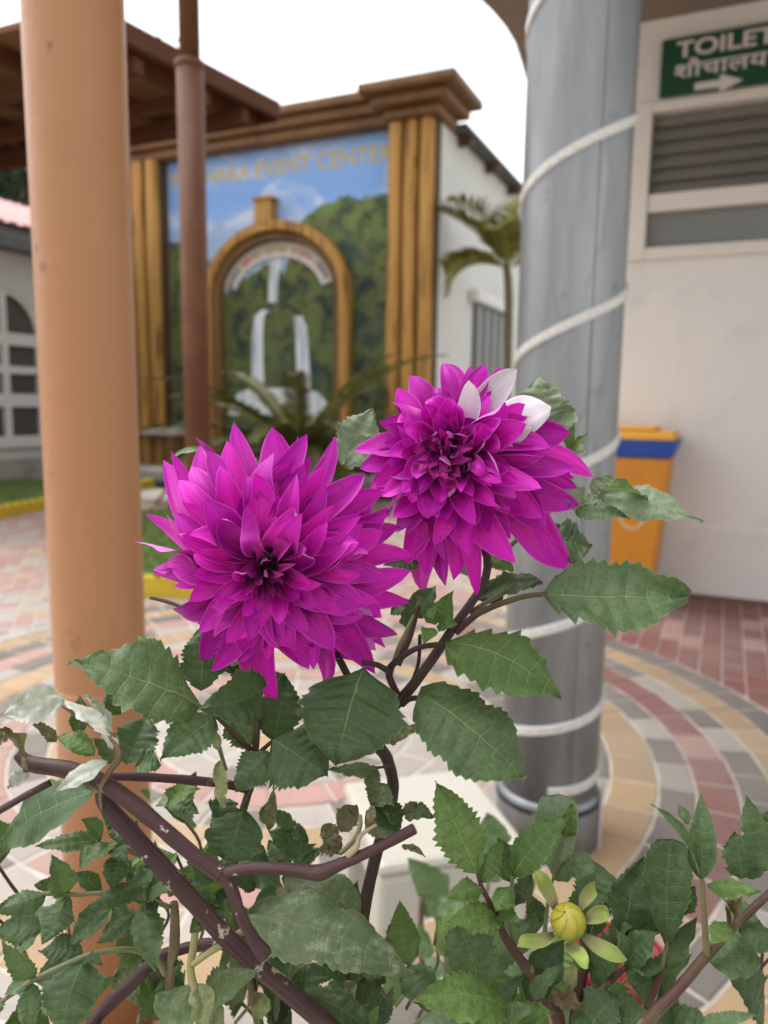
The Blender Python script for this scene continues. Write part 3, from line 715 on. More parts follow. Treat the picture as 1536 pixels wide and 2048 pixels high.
# ================================================================== WHITE ARCHED HOUSE
L0 = G(40, 915, 0.35); L0 = V((L0.x, L0.y, 0))
def lp(u, v, x=0.0): p = onplane(u, v, L0+EX*x, EX); return (p-L0).dot(EY), p.z
house = thing('arched_house', L0, 'white house with arched window and pink tiled roof beyond the lawn', 'house')
M_HW = plain('white_house_paint', (0.62, 0.60, 0.57), 0.7, 0.06, 1.5, 0.1, 30, dirt=((0.40, 0.37, 0.33), 1.5, 0.3))
zE = lp(36, 506)[1]
wc, wsp = lp(12, 668); wrt = lp(84, 690)[0]; wr = wrt-wc; wtop = lp(12, 578)[1]; wbot = lp(40, 882)[1]
# wall with an arched opening: strips round the arch
N = 14
def aw(t, k=1.0): return (wc+wr*k*math.cos(t), wsp+(wtop-wsp)*k*math.sin(t))
Ly0, Ly1 = wc-5.0, wc+wr+4.5
vs, fs = [], []
def hq(a, b, c, d):
    n = len(vs); vs.extend([L0+EY*p[0]+EZ*p[1] for p in (a, b, c, d)]); fs.append((n, n+1, n+2, n+3))
hq((Ly0, -.03), (wc-wr, -.03), (wc-wr, zE+.4), (Ly0, zE+.4)); hq((wc+wr, -.03), (Ly1, -.03), (Ly1, zE+.4), (wc+wr, zE+.4)); hq((wc-wr, -.03), (wc+wr, -.03), (wc+wr, wbot), (wc-wr, wbot))
for k in range(N):
    a, b = math.pi*k/N, math.pi*(k+1)/N; p, q = aw(a), aw(b)
    hq(p, (p[0], zE+.4), (q[0], zE+.4), q)
nv = len(vs); vs += [v-EX*0.15 for v in vs]; fs += [tuple(i+nv for i in reversed(f)) for f in fs]
for k in range(N):
    a, b = aw(math.pi*k/N), aw(math.pi*(k+1)/N); n = len(vs)
    vs += [L0+EY*a[0]+EZ*a[1], L0+EY*b[0]+EZ*b[1], L0+EY*b[0]+EZ*b[1]-EX*.15, L0+EY*a[0]+EZ*a[1]-EX*.15]; fs.append((n, n+1, n+2, n+3))
for y in (wc-wr, wc+wr):
    n = len(vs); vs += [L0+EY*y+EZ*wbot, L0+EY*y+EZ*wsp, L0+EY*y+EZ*wsp-EX*.15, L0+EY*y+EZ*wbot-EX*.15]; fs.append((n, n+1, n+2, n+3))
mk('wall', vs, fs, M_HW, house)
mb = MB(L0, EX, EY); mb.box(-5.5, -.16, Ly0, Ly1, -.03, zE+.38); mb.build('room', plain('dim_room', (0.05, 0.045, 0.04)), house)
M_WF = plain('white_window_frame', (0.70, 0.69, 0.67), 0.5, 0.04)
M_CURT = plain('brown_curtain', (0.085, 0.07, 0.058), 0.5, 0.3, 9)
bx = lambda mb, y0, y1, z0, z1, x0=-.10, x1=-.03: mb.box(x0, x1, y0, y1, z0, z1)
mb = MB(L0, EX, EY); mw = wr*0.085
bx(mb, wc-mw, wc+mw, wbot, wtop-.02)
zz = [lp(50, q)[1] for q in (668, 692, 733, 748, 788, 814, 872, 888)]
for a, b in ((zz[1], zz[0]), (zz[3], zz[2]), (zz[5], zz[4])): bx(mb, wc-wr, wc-mw, a, b, -.098, -.032); bx(mb, wc+mw, wc+wr, a, b, -.098, -.032)
bx(mb, wc-wr, wc+wr, wbot, zz[6], -.097, -.02)
for s in (-1, 1): bx(mb, *sorted((wc+s*wr, wc+s*(wr-mw*1.2))), wbot, wsp, -.096, -.034)
for k in range(N):
    p = [aw(math.pi*k/N), aw(math.pi*(k+1)/N), aw(math.pi*(k+1)/N, .92), aw(math.pi*k/N, .92)]
    mb.add([mb.P(x, y, z) for x in (-.096, -.034) for y, z in p], [(0, 1, 2, 3), (7, 6, 5, 4), (0, 4, 5, 1), (2, 6, 7, 3)])
wfr = mb.build('window_frame', M_WF, house)
# wavy curtain behind the panes
vs, fs = [], []; nc = 60
for k in range(nc+1):
    y = wc-wr+2*wr*k/nc; x = -.125+.012*math.sin(k*1.9)
    vs += [L0+EX*x+EY*y+EZ*wbot, L0+EX*x+EY*y+EZ*wtop]
mk('curtain', vs, [(2*k, 2*k+2, 2*k+3, 2*k+1) for k in range(nc)], M_CURT, house, smooth=True)
mb = MB(L0, EX, EY); mb.box(.001, .10, wc-wr-.15, wc+wr+.15, wbot-.09, wbot-.001); mb.build('window_sill', M_WF, house, bevel=.01)
mb = MB(L0, EX, EY); mb.box(.001, .16, Ly0, Ly1, -.03, .33); mb.build('plinth', plain('grey_plinth', (0.36, 0.33, 0.30), .8, .2, 3, dirt=((.15, .13, .11), 2, .6)), house)
mb = MB(L0, EX, EY); mb.box(.001, .45, Ly0, Ly1, zE-.02, zE+.05); mb.box(.40, .47, Ly0, Ly1, zE+.051, zE+.20); mb.build('fascia', plain('grey_fascia', (0.17, 0.18, 0.19), .7), house)
M_TILE = plain('pink_roof_tile', (0.52, 0.215, 0.205), .6, .15, 3, .2, 20)
xe, zrE = .58, zE+.21; zrR = lp(0, 404, -3.0)[1]
vs, fs = [], []; ny = int((Ly1-Ly0+.8)/.035); nx = 12
for i in range(nx+1):
    f = i/nx; x = xe-(xe+3.0)*f; z = zrE+(zrR-zrE)*f+.03*(1-(i % 2))
    for k in range(ny+1): vs.append(L0+EX*x+EY*(Ly0-.4+k*.035)+EZ*(z+.035*abs(math.sin(k*.035*math.pi/.21))))
for i in range(nx):
    for k in range(ny): a = i*(ny+1)+k; fs.append((a, a+1, a+ny+2, a+ny+1))
mk('roof', vs, fs, M_TILE, house)

# ================================================================== PAVILION
M_PBR = plain('brown_pavilion_timber', (0.085, 0.032, 0.014), .7, .2, 3, spec=.15)
M_PSO = plain('pavilion_boarding', (0.20, 0.095, 0.048), .7, .2, 3, spec=.15)
dA = dirn(520, 215); PA = EYE+dA*(8.4/dA.y); PB = onplane(250, 80, PA, EX); tB = -(PB-PA).dot(EY); slp = (PB.z-PA.z)/tB
pav = thing('pavilion', V((PA.x, PA.y, 0))-EX*2.2-EY*1.0, 'brown timber pavilion roof with exposed rafters over the lawn', 'pavilion')
def rp(a, b, dz=0.0): return PA-EX*a-EY*b+EZ*(slp*b+dz)
def slab(name, a0, a1, b0, b1, z0, z1, mat):
    q = [rp(a, b, z) for z in (z0, z1) for a, b in ((a0, b0), (a1, b0), (a1, b1), (a0, b1))]
    return mk(name, q, [(0, 1, 2, 3), (7, 6, 5, 4), (0, 4, 5, 1), (1, 5, 6, 2), (2, 6, 7, 3), (3, 7, 4, 0)], mat, pav)
bE = tB*1.28; aE = 6.5
slab('roof', -.12, aE, -.12, bE, 0.0, .05, M_PSO)
slab('fascia', -.17, -.121, -.12, bE, -.10, .06, M_PBR); slab('fascia', -.12, aE, -.17, -.121, -.12, .06, M_PBR)
for k in range(8): slab('rafter', .1+k*.85, .2+k*.85, -.11, bE-.01, -.14, -.002, M_PBR)
for b in (.35, tB*.5, tB*.95): slab('purlin', -.1, aE, b, b+.12, -.26, -.142, M_PBR)
zf = onplane(30, 325, PA-EY*.41, EY).z; zf1 = onplane(30, 268, PA-EY*.41, EY).z
zq = rp(0, .41).z-.27
a1 = -(onplane(185, 900, PA-EY*.41, EY)-PA).dot(EX)
mb = MB(PA-EY*.41-EZ*PA.z, -EX, EY); mb.box(a1, aE, -.05, .05, zf-.06, zf+.05); mb.box(a1, aE, -.05, .05, zf1-.04, zf1+.04); mb.build('frieze_rail', M_PBR, pav)
for k in range(16):
    mb = MB(PA-EY*.41-EZ*PA.z, -EX, EY); mb.box(a1+.1+k*.26, a1+.17+k*.26, -.03, .03, zf+.049, zf1-.039); mb.build('baluster', M_PBR, pav)
for u, v in ((190, 960),):
    p = onplane(185, 900, PA-EY*.41, EY); a1 = -(p-PA).dot(EX)
    for a in (a1, a1+2.6):
        q = PA-EX*a-EY*.41; mb = MB(V((q.x, q.y, 0)), EX, EY); mb.box(-.07, .07, -.07, .07, -.02, zq+.02); mb.build('post', M_PBR, pav)

# ================================================================== POSTS, PILLAR, LED STRIP
def post_mat(name, c1, c2, ro=.42, spc=.45):
    a = NT(name); g = a.geo(); n = a.noise(1.0, 5, a.map(g, (9, 9, 1.2)), .6); n2 = a.noise(26, 5, g, .7)
    c = a.mix(n, c1, c2); c = a.mix(a.ramp(a.noise(13, 4, g, .6), [(.655, 0.0), (.70, .75)]), c, (0.15, 0.08, 0.04))
    c = a.mix(a.math('MULTIPLY', a.ramp(a.noise(3, 4, g), [(.5, 0.0), (.7, 1.0)]), .3), c, (0.25, 0.115, 0.055))
    a.set(c, ro, 0, spc); a.bump(a.math('ADD', n2, a.math('MULTIPLY', a.noise(90, 2, g), .3)), .35, .006); return a.m
M_PO = post_mat('orange_brown_paint', (0.33, 0.15, 0.062), (0.41, 0.195, 0.085))
M_PO2 = post_mat('brown_paint', (0.095, 0.038, 0.018), (0.13, 0.053, 0.026), .6, .2)
p1 = V((-.3904*1.31, 1.31, 0))
t1 = thing('round_post', p1, 'thick orange brown painted steel post at the edge of the ring paving', 'post')
lathe('shaft', p1, [(.079, 0), (.079, .80), (.079, 2.0), (.079, 3.6)], M_PO, t1, 40)
zw = onplane(150, 1372, p1, V((0, 1, 0))).z
lathe('weld_ring', p1+EZ*zw, [(.0795, -.012), (.0808, -.004), (.0808, .003), (.0795, .012)], M_PO, t1, 40)
lathe('base_plate', p1, [(.14, -.01), (.14, .012), (.081, .016)], M_PO, t1, 32)
p2 = V((-.2545*4.75, 4.75, 0)); p2.x = onplane(392, 700, p2, V((0, 1, 0))).x
t2 = thing('lamp_post', p2, 'slim brown post with narrower upper section rising from the lawn', 'post')
zc2 = onplane(380, 130, p2, V((0, 1, 0))).z
lathe('shaft', p2, [(.081, 0), (.081, zc2)], M_PO2, t2, 28); lathe('collar', p2+EZ*zc2, [(.082, -.03), (.088, -.015), (.088, .015), (.06, .03)], M_PO2, t2, 28)
lathe('upper_shaft', p2+EZ*zc2, [(.062, .0), (.060, 2.6)], M_PO2, t2, 28)

pc = V((.238*1.985, 1.985, 0)); PR = .133
nd = -pc.normalized(); rd = V((-nd.y, nd.x, 0))
if rd.x < 0: rd = -rd
def galv():
    a = NT('galvanised_steel'); g = a.geo(); n = a.noise(1.0, 6, a.map(g, (7, 7, .8)), .65); n2 = a.noise(7, 5, g, .6, .6)
    c = a.ramp(n, [(.3, (0.165, 0.175, 0.182)), (.52, (0.245, 0.256, 0.264)), (.72, (0.37, 0.38, 0.39))])
    ln = a.math('ABSOLUTE', a.math('SUBTRACT', a.noise(2.4, 3, a.map(g, (1.4, 1.4, .5)), .5, .4), .5))
    c = a.mix(a.ramp(ln, [(.0, .30), (.006, 0.0)]), c, (0.09, 0.095, 0.10))
    c = a.mix(a.ramp(a.noise(20, 4, g, .7), [(.66, 0.0), (.72, .6)]), c, (0.10, 0.105, 0.11))
    a.set(c, a.math('MULTIPLY_ADD', n2, .25, .30), .45, .5); a.bump(n2, .12, .006); return a.m
M_GALV = galv()
tpil = thing('steel_pillar', pc, 'grey galvanised steel pillar wrapped with a white light strip', 'pillar')
PT = zs_+.004
zsk = onplane(1100, 1612, pc+nd*PR, nd).z
lathe('shaft', pc, [(PR, zsk+.002), (PR, 1.0), (PR, 2.2), (PR, PT)], M_GALV, tpil, 56)
lathe('socket', pc, [(PR+.010, -.01), (PR+.010, zsk-.02), (PR+.004, zsk-.001)], M_GALV, tpil, 56)
lathe('seal', pc, [(PR+.012, zsk-.030), (PR+.012, zsk-.016)], M_BLACK, tpil, 56)
# weld seam
M_SEAM = plain('weld_seam', (0.10, 0.105, 0.11), .6, .3, 20)
vs, fs = [], []; K = 70
for k in range(K+1):
    z = zsk+.01+(PT-zsk-.02)*k/K; ph = R(24)+.02*math.sin(z*3)+.012*noise.noise(V((z*6, 0, 0))); wv = .013*(.45+.55*abs(noise.noise(V((z*4, 3, 0)))*1.6))
    for s in (-1, 1):
        a = ph+s*wv; vs.append(pc+(nd*math.cos(a)+rd*math.sin(a))*(PR+.0012)+EZ*z)
mk('weld_seam', vs, [(2*k, 2*k+1, 2*k+3, 2*k+2) for k in range(K)], M_SEAM, tpil)
# light strip
M_LED = NT('silicone_strip'); M_LED.set((0.55, 0.54, 0.53), .25, 0, .5); M_LED = M_LED.m
M_DIO = plain('led_chip', (0.62, 0.58, 0.46), .4)
zk = [onplane(1160, 292, pc+nd*PR, nd).z, onplane(1142, 648, pc+nd*PR, nd).z, onplane(1125, 945, pc+nd*PR, nd).z, onplane(1112, 1256, pc+nd*PR, nd).z,
      onplane(1102, 1460, pc+nd*PR, nd).z, onplane(1097, 1585, pc+nd*PR, nd).z]
dk = zk[0]-zk[1]; zk = [zk[0]+2*dk, zk[0]+dk]+zk
led = thing('light_strip', pc+nd*PR+EZ*zk[-1], 'white flat light strip spiralling down the grey steel pillar', 'light strip')
def ledp(tau, r):
    k = tau/(2*math.pi); i = max(0, min(len(zk)-2, int(math.floor(k)))); f = k-i
    m0 = (zk[min(i+1, len(zk)-1)]-zk[max(i-1, 0)])/2; m1 = (zk[min(i+2, len(zk)-1)]-zk[i])/2
    z = (2*f**3-3*f**2+1)*zk[i]+(f**3-2*f**2+f)*m0+(-2*f**3+3*f**2)*zk[i+1]+(f**3-f**2)*m1
    ph = -tau
    return pc+(nd*math.cos(ph)+rd*math.sin(ph))*r+EZ*z
vs, fs = [], []; per = 48; K = int(per*(len(zk)-1)+per*.02)
hw = .0135
for k in range(K+1):
    t = 2*math.pi*k/per; a = ledp(t, PR+.0005); b = ledp(t, PR+.0065); vs += [a-EZ*hw, b-EZ*hw*.8, b+EZ*hw*.8, a+EZ*hw]
for k in range(K):
    for j in range(4): fs.append((4*k+j, 4*k+(j+1) % 4, 4*k+4+(j+1) % 4, 4*k+4+j))
fs += [(3, 2, 1, 0), (4*K, 4*K+1, 4*K+2, 4*K+3)]
mk('strip', vs, fs, M_LED, led, smooth=False)
proto = None
for k in range(int((len(zk)-1)*24)):
    t = 2*math.pi*k/24
    if math.cos(t) < -.05 or t < 2*math.pi*1.5: continue
    p = ledp(t, PR+.0066)
    if proto is None:
        mb = MB(); mb.box(-.006, .006, -.001, .0016, -.006, .006); o = mb.build('diode', M_DIO, led, org=V((0, 0, 0))); proto = o
    else:
        o = proto.copy(); COL.objects.link(o); o.parent = led
    q = nd*math.cos(t)+rd*math.sin(-t)
    o.location = p-WL[led]; o.rotation_euler = (0, 0, math.atan2(q.y, q.x)-math.pi/2)
# loose tail of the strip down the right-hand side
ph = R(78); a = pc+(nd*math.cos(ph)+rd*math.sin(ph))*(PR+.014); mb = MB(a, (rd*math.cos(ph)-nd*math.sin(ph)), (nd*math.cos(ph)+rd*math.sin(ph)))
mb.box(-.010, .010, -.002, .004, .0, zk[-1]+.01); mb.build('tail', M_LED, led)

# ================================================================== STOOL
s0 = G(757, 1734, .45); s1 = G(937, 1554, .45)
sx_ = V((.966, .259, 0)); sy_ = V((-.259, .966, 0)); so = V((s0.x, s0.y, 0))
M_PLA = plain('cream_white_plastic', (0.46, 0.43, 0.37), .4, .06, 6, dirt=((.42, .33, .2), 9, .35))
st = thing('stool', so+sx_*.13+sy_*.14, 'cream white plastic stool behind the dahlias by the steel pillar', 'stool')
SW, SD = .27, .29
mb = MB(so, sx_, sy_); mb.box(0, SW, 0, SD, .425, .45); mb.build('seat', M_PLA, st, bevel=.012)
mb = MB(so, sx_, sy_)
for a, b, c, d in ((.006, SW-.006, .006, .018), (.006, SW-.006, SD-.018, SD-.006), (.006, .018, .0185, SD-.0185), (SW-.018, SW-.006, .0185, SD-.0185)): mb.box(a, b, c, d, .365, .4249)
mb.build('apron', M_PLA, st, bevel=.004)
for x, y in ((0, 0), (1, 0), (0, 1), (1, 1)):
    mb = MB(so, sx_, sy_); lw = .075
    xa, xb = (.004, .004+lw) if x == 0 else (SW-.004-lw, SW-.004); ya, yb = (.004, .004+lw) if y == 0 else (SD-.004-lw, SD-.004)
    ox = -.025 if x == 0 else .025; oy = -.025 if y == 0 else .025
    frustum(mb, xa+ox, xb+ox, ya+oy, yb+oy, 0, xa, xb, ya, yb, .4245); mb.build('leg', M_PLA, st, bevel=.01)

# ================================================================== BENCH BEFORE THE MURAL
bp = G(325, 925, .2); bl = onplane(325, 858, V((bp.x, bp.y-.3, 0)), EY)
bo2 = V((bp.x, bp.y, 0))-EY*.35
ben = thing('stone_bench', bo2+EZ*.2, 'pale stone bench before the mural column', 'bench')
mb = MB(bo2, EX, EY); mb.box(-.55, .75, -.2, .2, bl.z-.09, bl.z); mb.build('seat', M_CONC, ben, bevel=.015)
for x in (-.4, .5): mb = MB(bo2, EX, EY); mb.box(x, x+.14, -.15, .15, .2, bl.z-.089); mb.build('leg', M_WOODH, ben)

# ================================================================== PALMS AND TREES
def veg(name, c1, c2, c3=None, tr=.15):
    a = NT(name); g = a.geo(); c = a.mix(a.ramp(a.noise(2.2, 5, g, .7), [(.3, 0.0), (.7, 1.0)]), c1, c2)
    if c3: c = a.mix(a.ramp(a.noise(7, 3, g), [(.55, 0.0), (.75, .8)]), c, c3)
    a.set(c, .5, 0, .3); a.translucent(c, tr); return a.m
M_CYC = veg('cycad_leaf', (0.055, 0.066, 0.014), (0.135, 0.135, 0.032), (0.28, 0.19, 0.05)); M_PALM = veg('palm_leaf', (0.11, 0.12, 0.016), (0.24, 0.22, 0.04), (0.32, 0.25, 0.06))
M_TREE = veg('tree_leaf', (0.012, 0.022, 0.010), (0.045, 0.07, 0.03)); M_TREE2 = veg('tree_leaf_pale', (0.07, 0.08, 0.05), (0.13, 0.14, 0.09))
M_BARK = plain('bark', (0.12, 0.085, 0.055), .9, .4, 14, .8, 40)
def frond(base, az, el, L, droop, npair, ll, lw, vee, taper0=.4):
    vs, fs = [], []; pts = []; p = base.copy(); e = el; st = L/npair
    h = V((math.cos(az), math.sin(az), 0))
    for k in range(npair+1):
        d = h*math.cos(e)+EZ*math.sin(e); pts.append((p.copy(), d.copy())); p += d*st; e -= droop/npair*(0.4+1.2*k/npair)
    side0 = EZ.cross(h)
    for k, (p, d) in enumerate(pts):
        f = k/npair; n = side0.cross(d).normalized()
        if n.z < 0: n = -n
        r = .012*L*(1-.8*f)
        b = len(vs); vs += [p-side0*r, p+side0*r, p+n*r]
        if k: fs += [(b-3, b-2, b+1, b), (b-2, b-1, b+2, b+1), (b-1, b-3, b, b+2)]
        if f < .08: continue
        l = ll*min(1, taper0+(f-.08)*5)*(1 if f < .6 else 1-(f-.6)*1.6)
        for s in (-1, 1):
            q = (side0*s*.82+d*(.45+.3*f)+n*vee+V((random.uniform(-.1, .1), random.uniform(-.1, .1), random.uniform(-.12, .06)))).normalized()
            m = p+q*l*.5+n*.02*l; t = p+q*l-EZ*l*.18; wv = d*lw
            b = len(vs); vs += [p-wv*.5, p+wv*.5, m+wv*.6, m-wv*.6, t]; fs += [(b, b+1, b+2, b+3), (b+3, b+2, b+4)]
    return vs, fs
cb = onplane(596, 900, G(596, 1003), V((0, 1, 0)))
cyc = thing('cycad', V((cb.x, cb.y, .05)), 'dark green cycad with stiff arching fronds before the mural', 'cycad')
lathe('trunk', V((cb.x, cb.y, .04)), [(.19, 0), (.21, .2), (.18, cb.z-.1), (.10, cb.z-.02)], M_BARK, cyc, 16)
for k in range(34):
    az = k*2.39996; el = R(66-68*((k+.5)/34)**.6)+random.uniform(-.1, .1)
    vs, fs = frond(V((cb.x, cb.y, cb.z-.04))+V((math.cos(az), math.sin(az), 0))*.04, az, el, random.uniform(1.7, 2.35), R(random.uniform(40, 80)), 46, .24, .040, .35)
    mk('frond', vs, fs, M_CYC, cyc)
pg = V((0, 10.4, 0)); pg.x = onplane(1014, 700, pg, V((0, 1, 0))).x
palm = thing('areca_palm', V((pg.x, pg.y, -.03)), 'slender palm with yellow green fronds beside the hall side wall', 'palm')
zt_ = onplane(1010, 600, pg, V((0, 1, 0))).z
tube('trunk', [(V((pg.x, pg.y, -.06)), .075), (V((pg.x+.02, pg.y, zt_*.5)), .055), (V((pg.x, pg.y, zt_)), .06), (V((pg.x-.05, pg.y, zt_+.45)), .05)], stem_mat('palm_trunk', (0.10, 0.08, 0.04), (0.16, 0.13, 0.06)), palm, 10)
crown_t = V((pg.x-.05, pg.y, zt_+.40))
for az, el, L, dr in ((R(172), 52, 1.35, 40), (R(205), 66, 1.25, 70), (R(150), 30, 1.0, 95), (R(20), 58, 1.3, 55), (R(60), 72, 1.3, 40), (R(-20), 40, 1.2, 70), (R(100), 62, 1.1, 60), (R(250), 55, 1.0, 90), (R(300), 60, 1.2, 60), (R(188), 18, .95, 110), (R(5), 20, 1.1, 80)):
    vs, fs = frond(crown_t, az, R(el), L, R(dr), 28, .46, .026, .45); mk('frond', vs, fs, M_PALM, palm)
def tree(label, base, h, cr, ch, nl, ls, mat, group):
    t = thing('tree', base, label, 'tree', group)
    tr = []
    for k in range(5): tr.append((base+EZ*(h*.75*k/4-.05)+V((random.uniform(-.1, .1), random.uniform(-.1, .1), 0))*k*.5, .02*h*(1-.17*k)))
    tube('trunk', tr, M_BARK, t, 9)
    mb = MB(); cl = []
    for _ in range(26):
        a = random.random()*6.28; rr = math.sqrt(random.random())*cr; cl.append(base+V((rr*math.cos(a), rr*math.sin(a), h+random.uniform(-.5, .5)*ch*math.sqrt(max(.1, 1-(rr/cr)**2)))))
    for c in cl[::3]:
        m = base+EZ*h*.55; vs, fs, _ = tube_geo(spline([(m, .012*h), (m.lerp(c, .55)+EZ*.2, .007*h), (c, .003*h)], 3), 5); b = len(mb.v); mb.add(vs, fs)
    mb.build('branches', M_BARK, t)
    mb = MB()
    for _ in range(nl):
        c = random.choice(cl); d = V((random.gauss(0, 1), random.gauss(0, 1), random.gauss(0, .8)))*cr*.17; p = c+d
        n = V((random.gauss(0, 1), random.gauss(0, 1), random.gauss(.6, 1))).normalized(); x = n.orthogonal().normalized(); y = n.cross(x); s = ls*random.uniform(.6, 1.3)
        mb.add([p-x*s*.5, p+y*s, p+x*s*.5, p-y*s], [(0, 1, 2, 3)])
    mb.build('crown', mat, t)
for (u, v, Y, cr, lab) in ((25, 372, 21.0, 3.2, 'dark dense tree rising behind the pink roof next to the pavilion frieze'), (-120, 330, 24.0, 3.6, 'dark dense tree behind the pink roof, farther from the pavilion')):
    p = onplane(u, v, V((0, Y, 0)), V((0, 1, 0))); tree(lab, V((p.x, p.y, -.06)), p.z-.3, cr, cr*1.5, 5200, .17, M_TREE, 'trees behind the house')
p = onplane(300, 112, V((0, 30, 0)), V((0, 1, 0))); tree('pale distant tree top showing above the pavilion roof', V((p.x, p.y, -.06)), p.z-.6, 1.6, 2.0, 1800, .14, M_TREE2, None)

# ================================================================== DAHLIA BUILDERS
def mpx(d, c=0): return d/FP/CR[c][2]
def petal(parent, base, tip, width, A, rad, bulge, cup, curl, mat, roll=0.0, name='petal', n=15, m=8, seed=None):
    ch = tip-base; L = ch.length; ctrl = base+ch*.42+A*bulge*L
    sd_ = random.random()*90 if seed is None else seed
    bowk, sk, hk = random.uniform(-.10, .10), random.uniform(-.05, .05), random.uniform(-1.3, 1.0)
    sp_ = []
    for i in range(n+1):
        s = i/n; p = base*(1-s)**2+ctrl*2*s*(1-s)+tip*s*s
        if s > .7: p = p+A*curl*L*((s-.7)/.3)**2*.35
        if curl > .45: p = p+A*curl*L*.20*math.sin(math.pi*s)**2
        p = p+ (ch.cross(A)).normalized()*L*bowk*math.sin(s*math.pi)+A*L*sk*math.sin(2*math.pi*s)
        sp_.append(p)
    off = tip-sp_[-1]
    vs, uv = [], []
    for i, p in enumerate(sp_):
        s = i/n; p = p+off*s**3
        t = (sp_[min(i+1, n)]-sp_[max(i-1, 0)]).normalized()
        nn = A*.9-rad*.45; nn = (nn-t*nn.dot(t)).normalized()
        rl = roll*(s**1.5)
        if rl: nn = Matrix.Rotation(R(rl), 3, t) @ nn
        b = nn.cross(t)
        f = .36+.64*math.sin(math.pi/2*s/.58) if s < .58 else max(0, 1-((s-.58)/.42)**2.2)**.72
        wd = width/2*max(f, .012)
        ca = cup*(1.5-1.0*s)+.001
        for j in range(m+1):
            r = 2*j/m-1; a = r*ca
            lat = math.sin(a)/ca*wd; hgt = (1-math.cos(a))/abs(ca)*wd*(1 if ca > 0 else -1)
            hgt += wd*((.055*math.cos(r*math.pi*2.0)+.035*math.cos(r*math.pi*5+sd_))*math.sin(math.pi*s) + .42*noise.noise(V((r*1.3+sd_, s*2.5, sd_)))*s)
            if s > .72: hgt += hk*L*.115*((s-.72)/.28)**2
            q = p+b*lat+nn*hgt+t*wd*.10*noise.noise(V((r*2.2, sd_, s*4)))
            vs.append(q); uv.append((r*.5+.5, s))
    fs = [(i*(m+1)+j, (i+1)*(m+1)+j, (i+1)*(m+1)+j+1, i*(m+1)+j+1) for i in range(n) for j in range(m)]
    return mk(name, vs, fs, mat, parent, uv=uv, smooth=True)

def leaf(parent, base, tip, width, kind, roll=0.0, fold=12.0, droop=.10, teeth=None, serr=.28, wave=.08, name='leaf', pq=(.60, 1.08), crumple=.0):
    ch = tip-base; L = ch.length; t0 = ch.normalized(); mid = (base+tip)/2
    nn = (EYE-mid).normalized()*.75+EZ*.65; nn = (nn-t0*nn.dot(t0)).normalized()
    if roll: nn = Matrix.Rotation(R(roll), 3, t0) @ nn
    teeth = teeth or random.choice((9, 10, 12, 14)); rows = teeth*4; m = 5; sd_ = random.random()*90
    p_, q_ = pq; smax = p_/(p_+q_); fm = smax**p_*(1-smax)**q_
    bx_ = nn.cross(t0); tf = math.tan(R(fold)); vs, uv = [], []
    bow = random.uniform(-.05, .05)
    for i in range(rows+1):
        s = i/rows
        sh = (max(s, 1e-4)**p_*max(1-s, 0)**q_)/fm; hw_ = width/2*sh
        lob = [1+.36*noise.noise(V((s*5.5+sd_, z, 9)))*(1-s)**.5 for z in (0, 31)]
        c = base+ch*s+nn*L*droop*4*s*(1-s)+bx_*L*bow*math.sin(math.pi*s)
        ph = (s*teeth) % 1.0; saw = ph-.5 if i < rows else 0
        for j in range(-m, m+1):
            r = j/m; ar = abs(r)
            k = 1+(serr*(.55+.9*abs(noise.noise(V((s*3+sd_, (1 if j > 0 else 7), 2)))*1.6))*saw*(1.0 if ar == 1 else .35 if ar > .75 else 0))
            along = .42*ar*hw_*(1-s*.5)*(1-.35*ar)
            lat = r*hw_*k*lob[0 if j > 0 else 1]
            h = ar*hw_*tf
            vb = abs(math.sin(math.pi*s*7))
            h += width*.036*(.35+abs(noise.noise(V((s*4+sd_, r, 5))))*1.6)*(vb-.5)*math.sin(math.pi*ar)*math.sin(math.pi*s)
            h += width*.030*noise.noise(V((r*4+sd_, s*9, 3)))
            h += width*wave*1.5*noise.noise(V((r*1.2+sd_, s*2.6, sd_*.3)))*ar*2
            h += width*wave*.35*math.sin(s*22+sd_+j)*ar**3
            if crumple: h += width*crumple*noise.noise(V((r*2.6+sd_, s*6, 1.7)))
            # edges fall a little under gravity
            v = c+bx_*lat+t0*along*(1 if s < .97 else .3)+nn*h
            if crumple: v = v+bx_*width*crumple*.6*noise.noise(V((sd_, s*5, r*2)))
            vs.append(v); uv.append((r*.5+.5, s))
    w_ = 2*m+1
    fs = [(i*w_+j, (i+1)*w_+j, (i+1)*w_+j+1, i*w_+j+1) for i in range(rows) for j in range(2*m)]
    return mk(name, vs, fs, LM[kind], parent, uv=uv, smooth=True, org=base.copy())

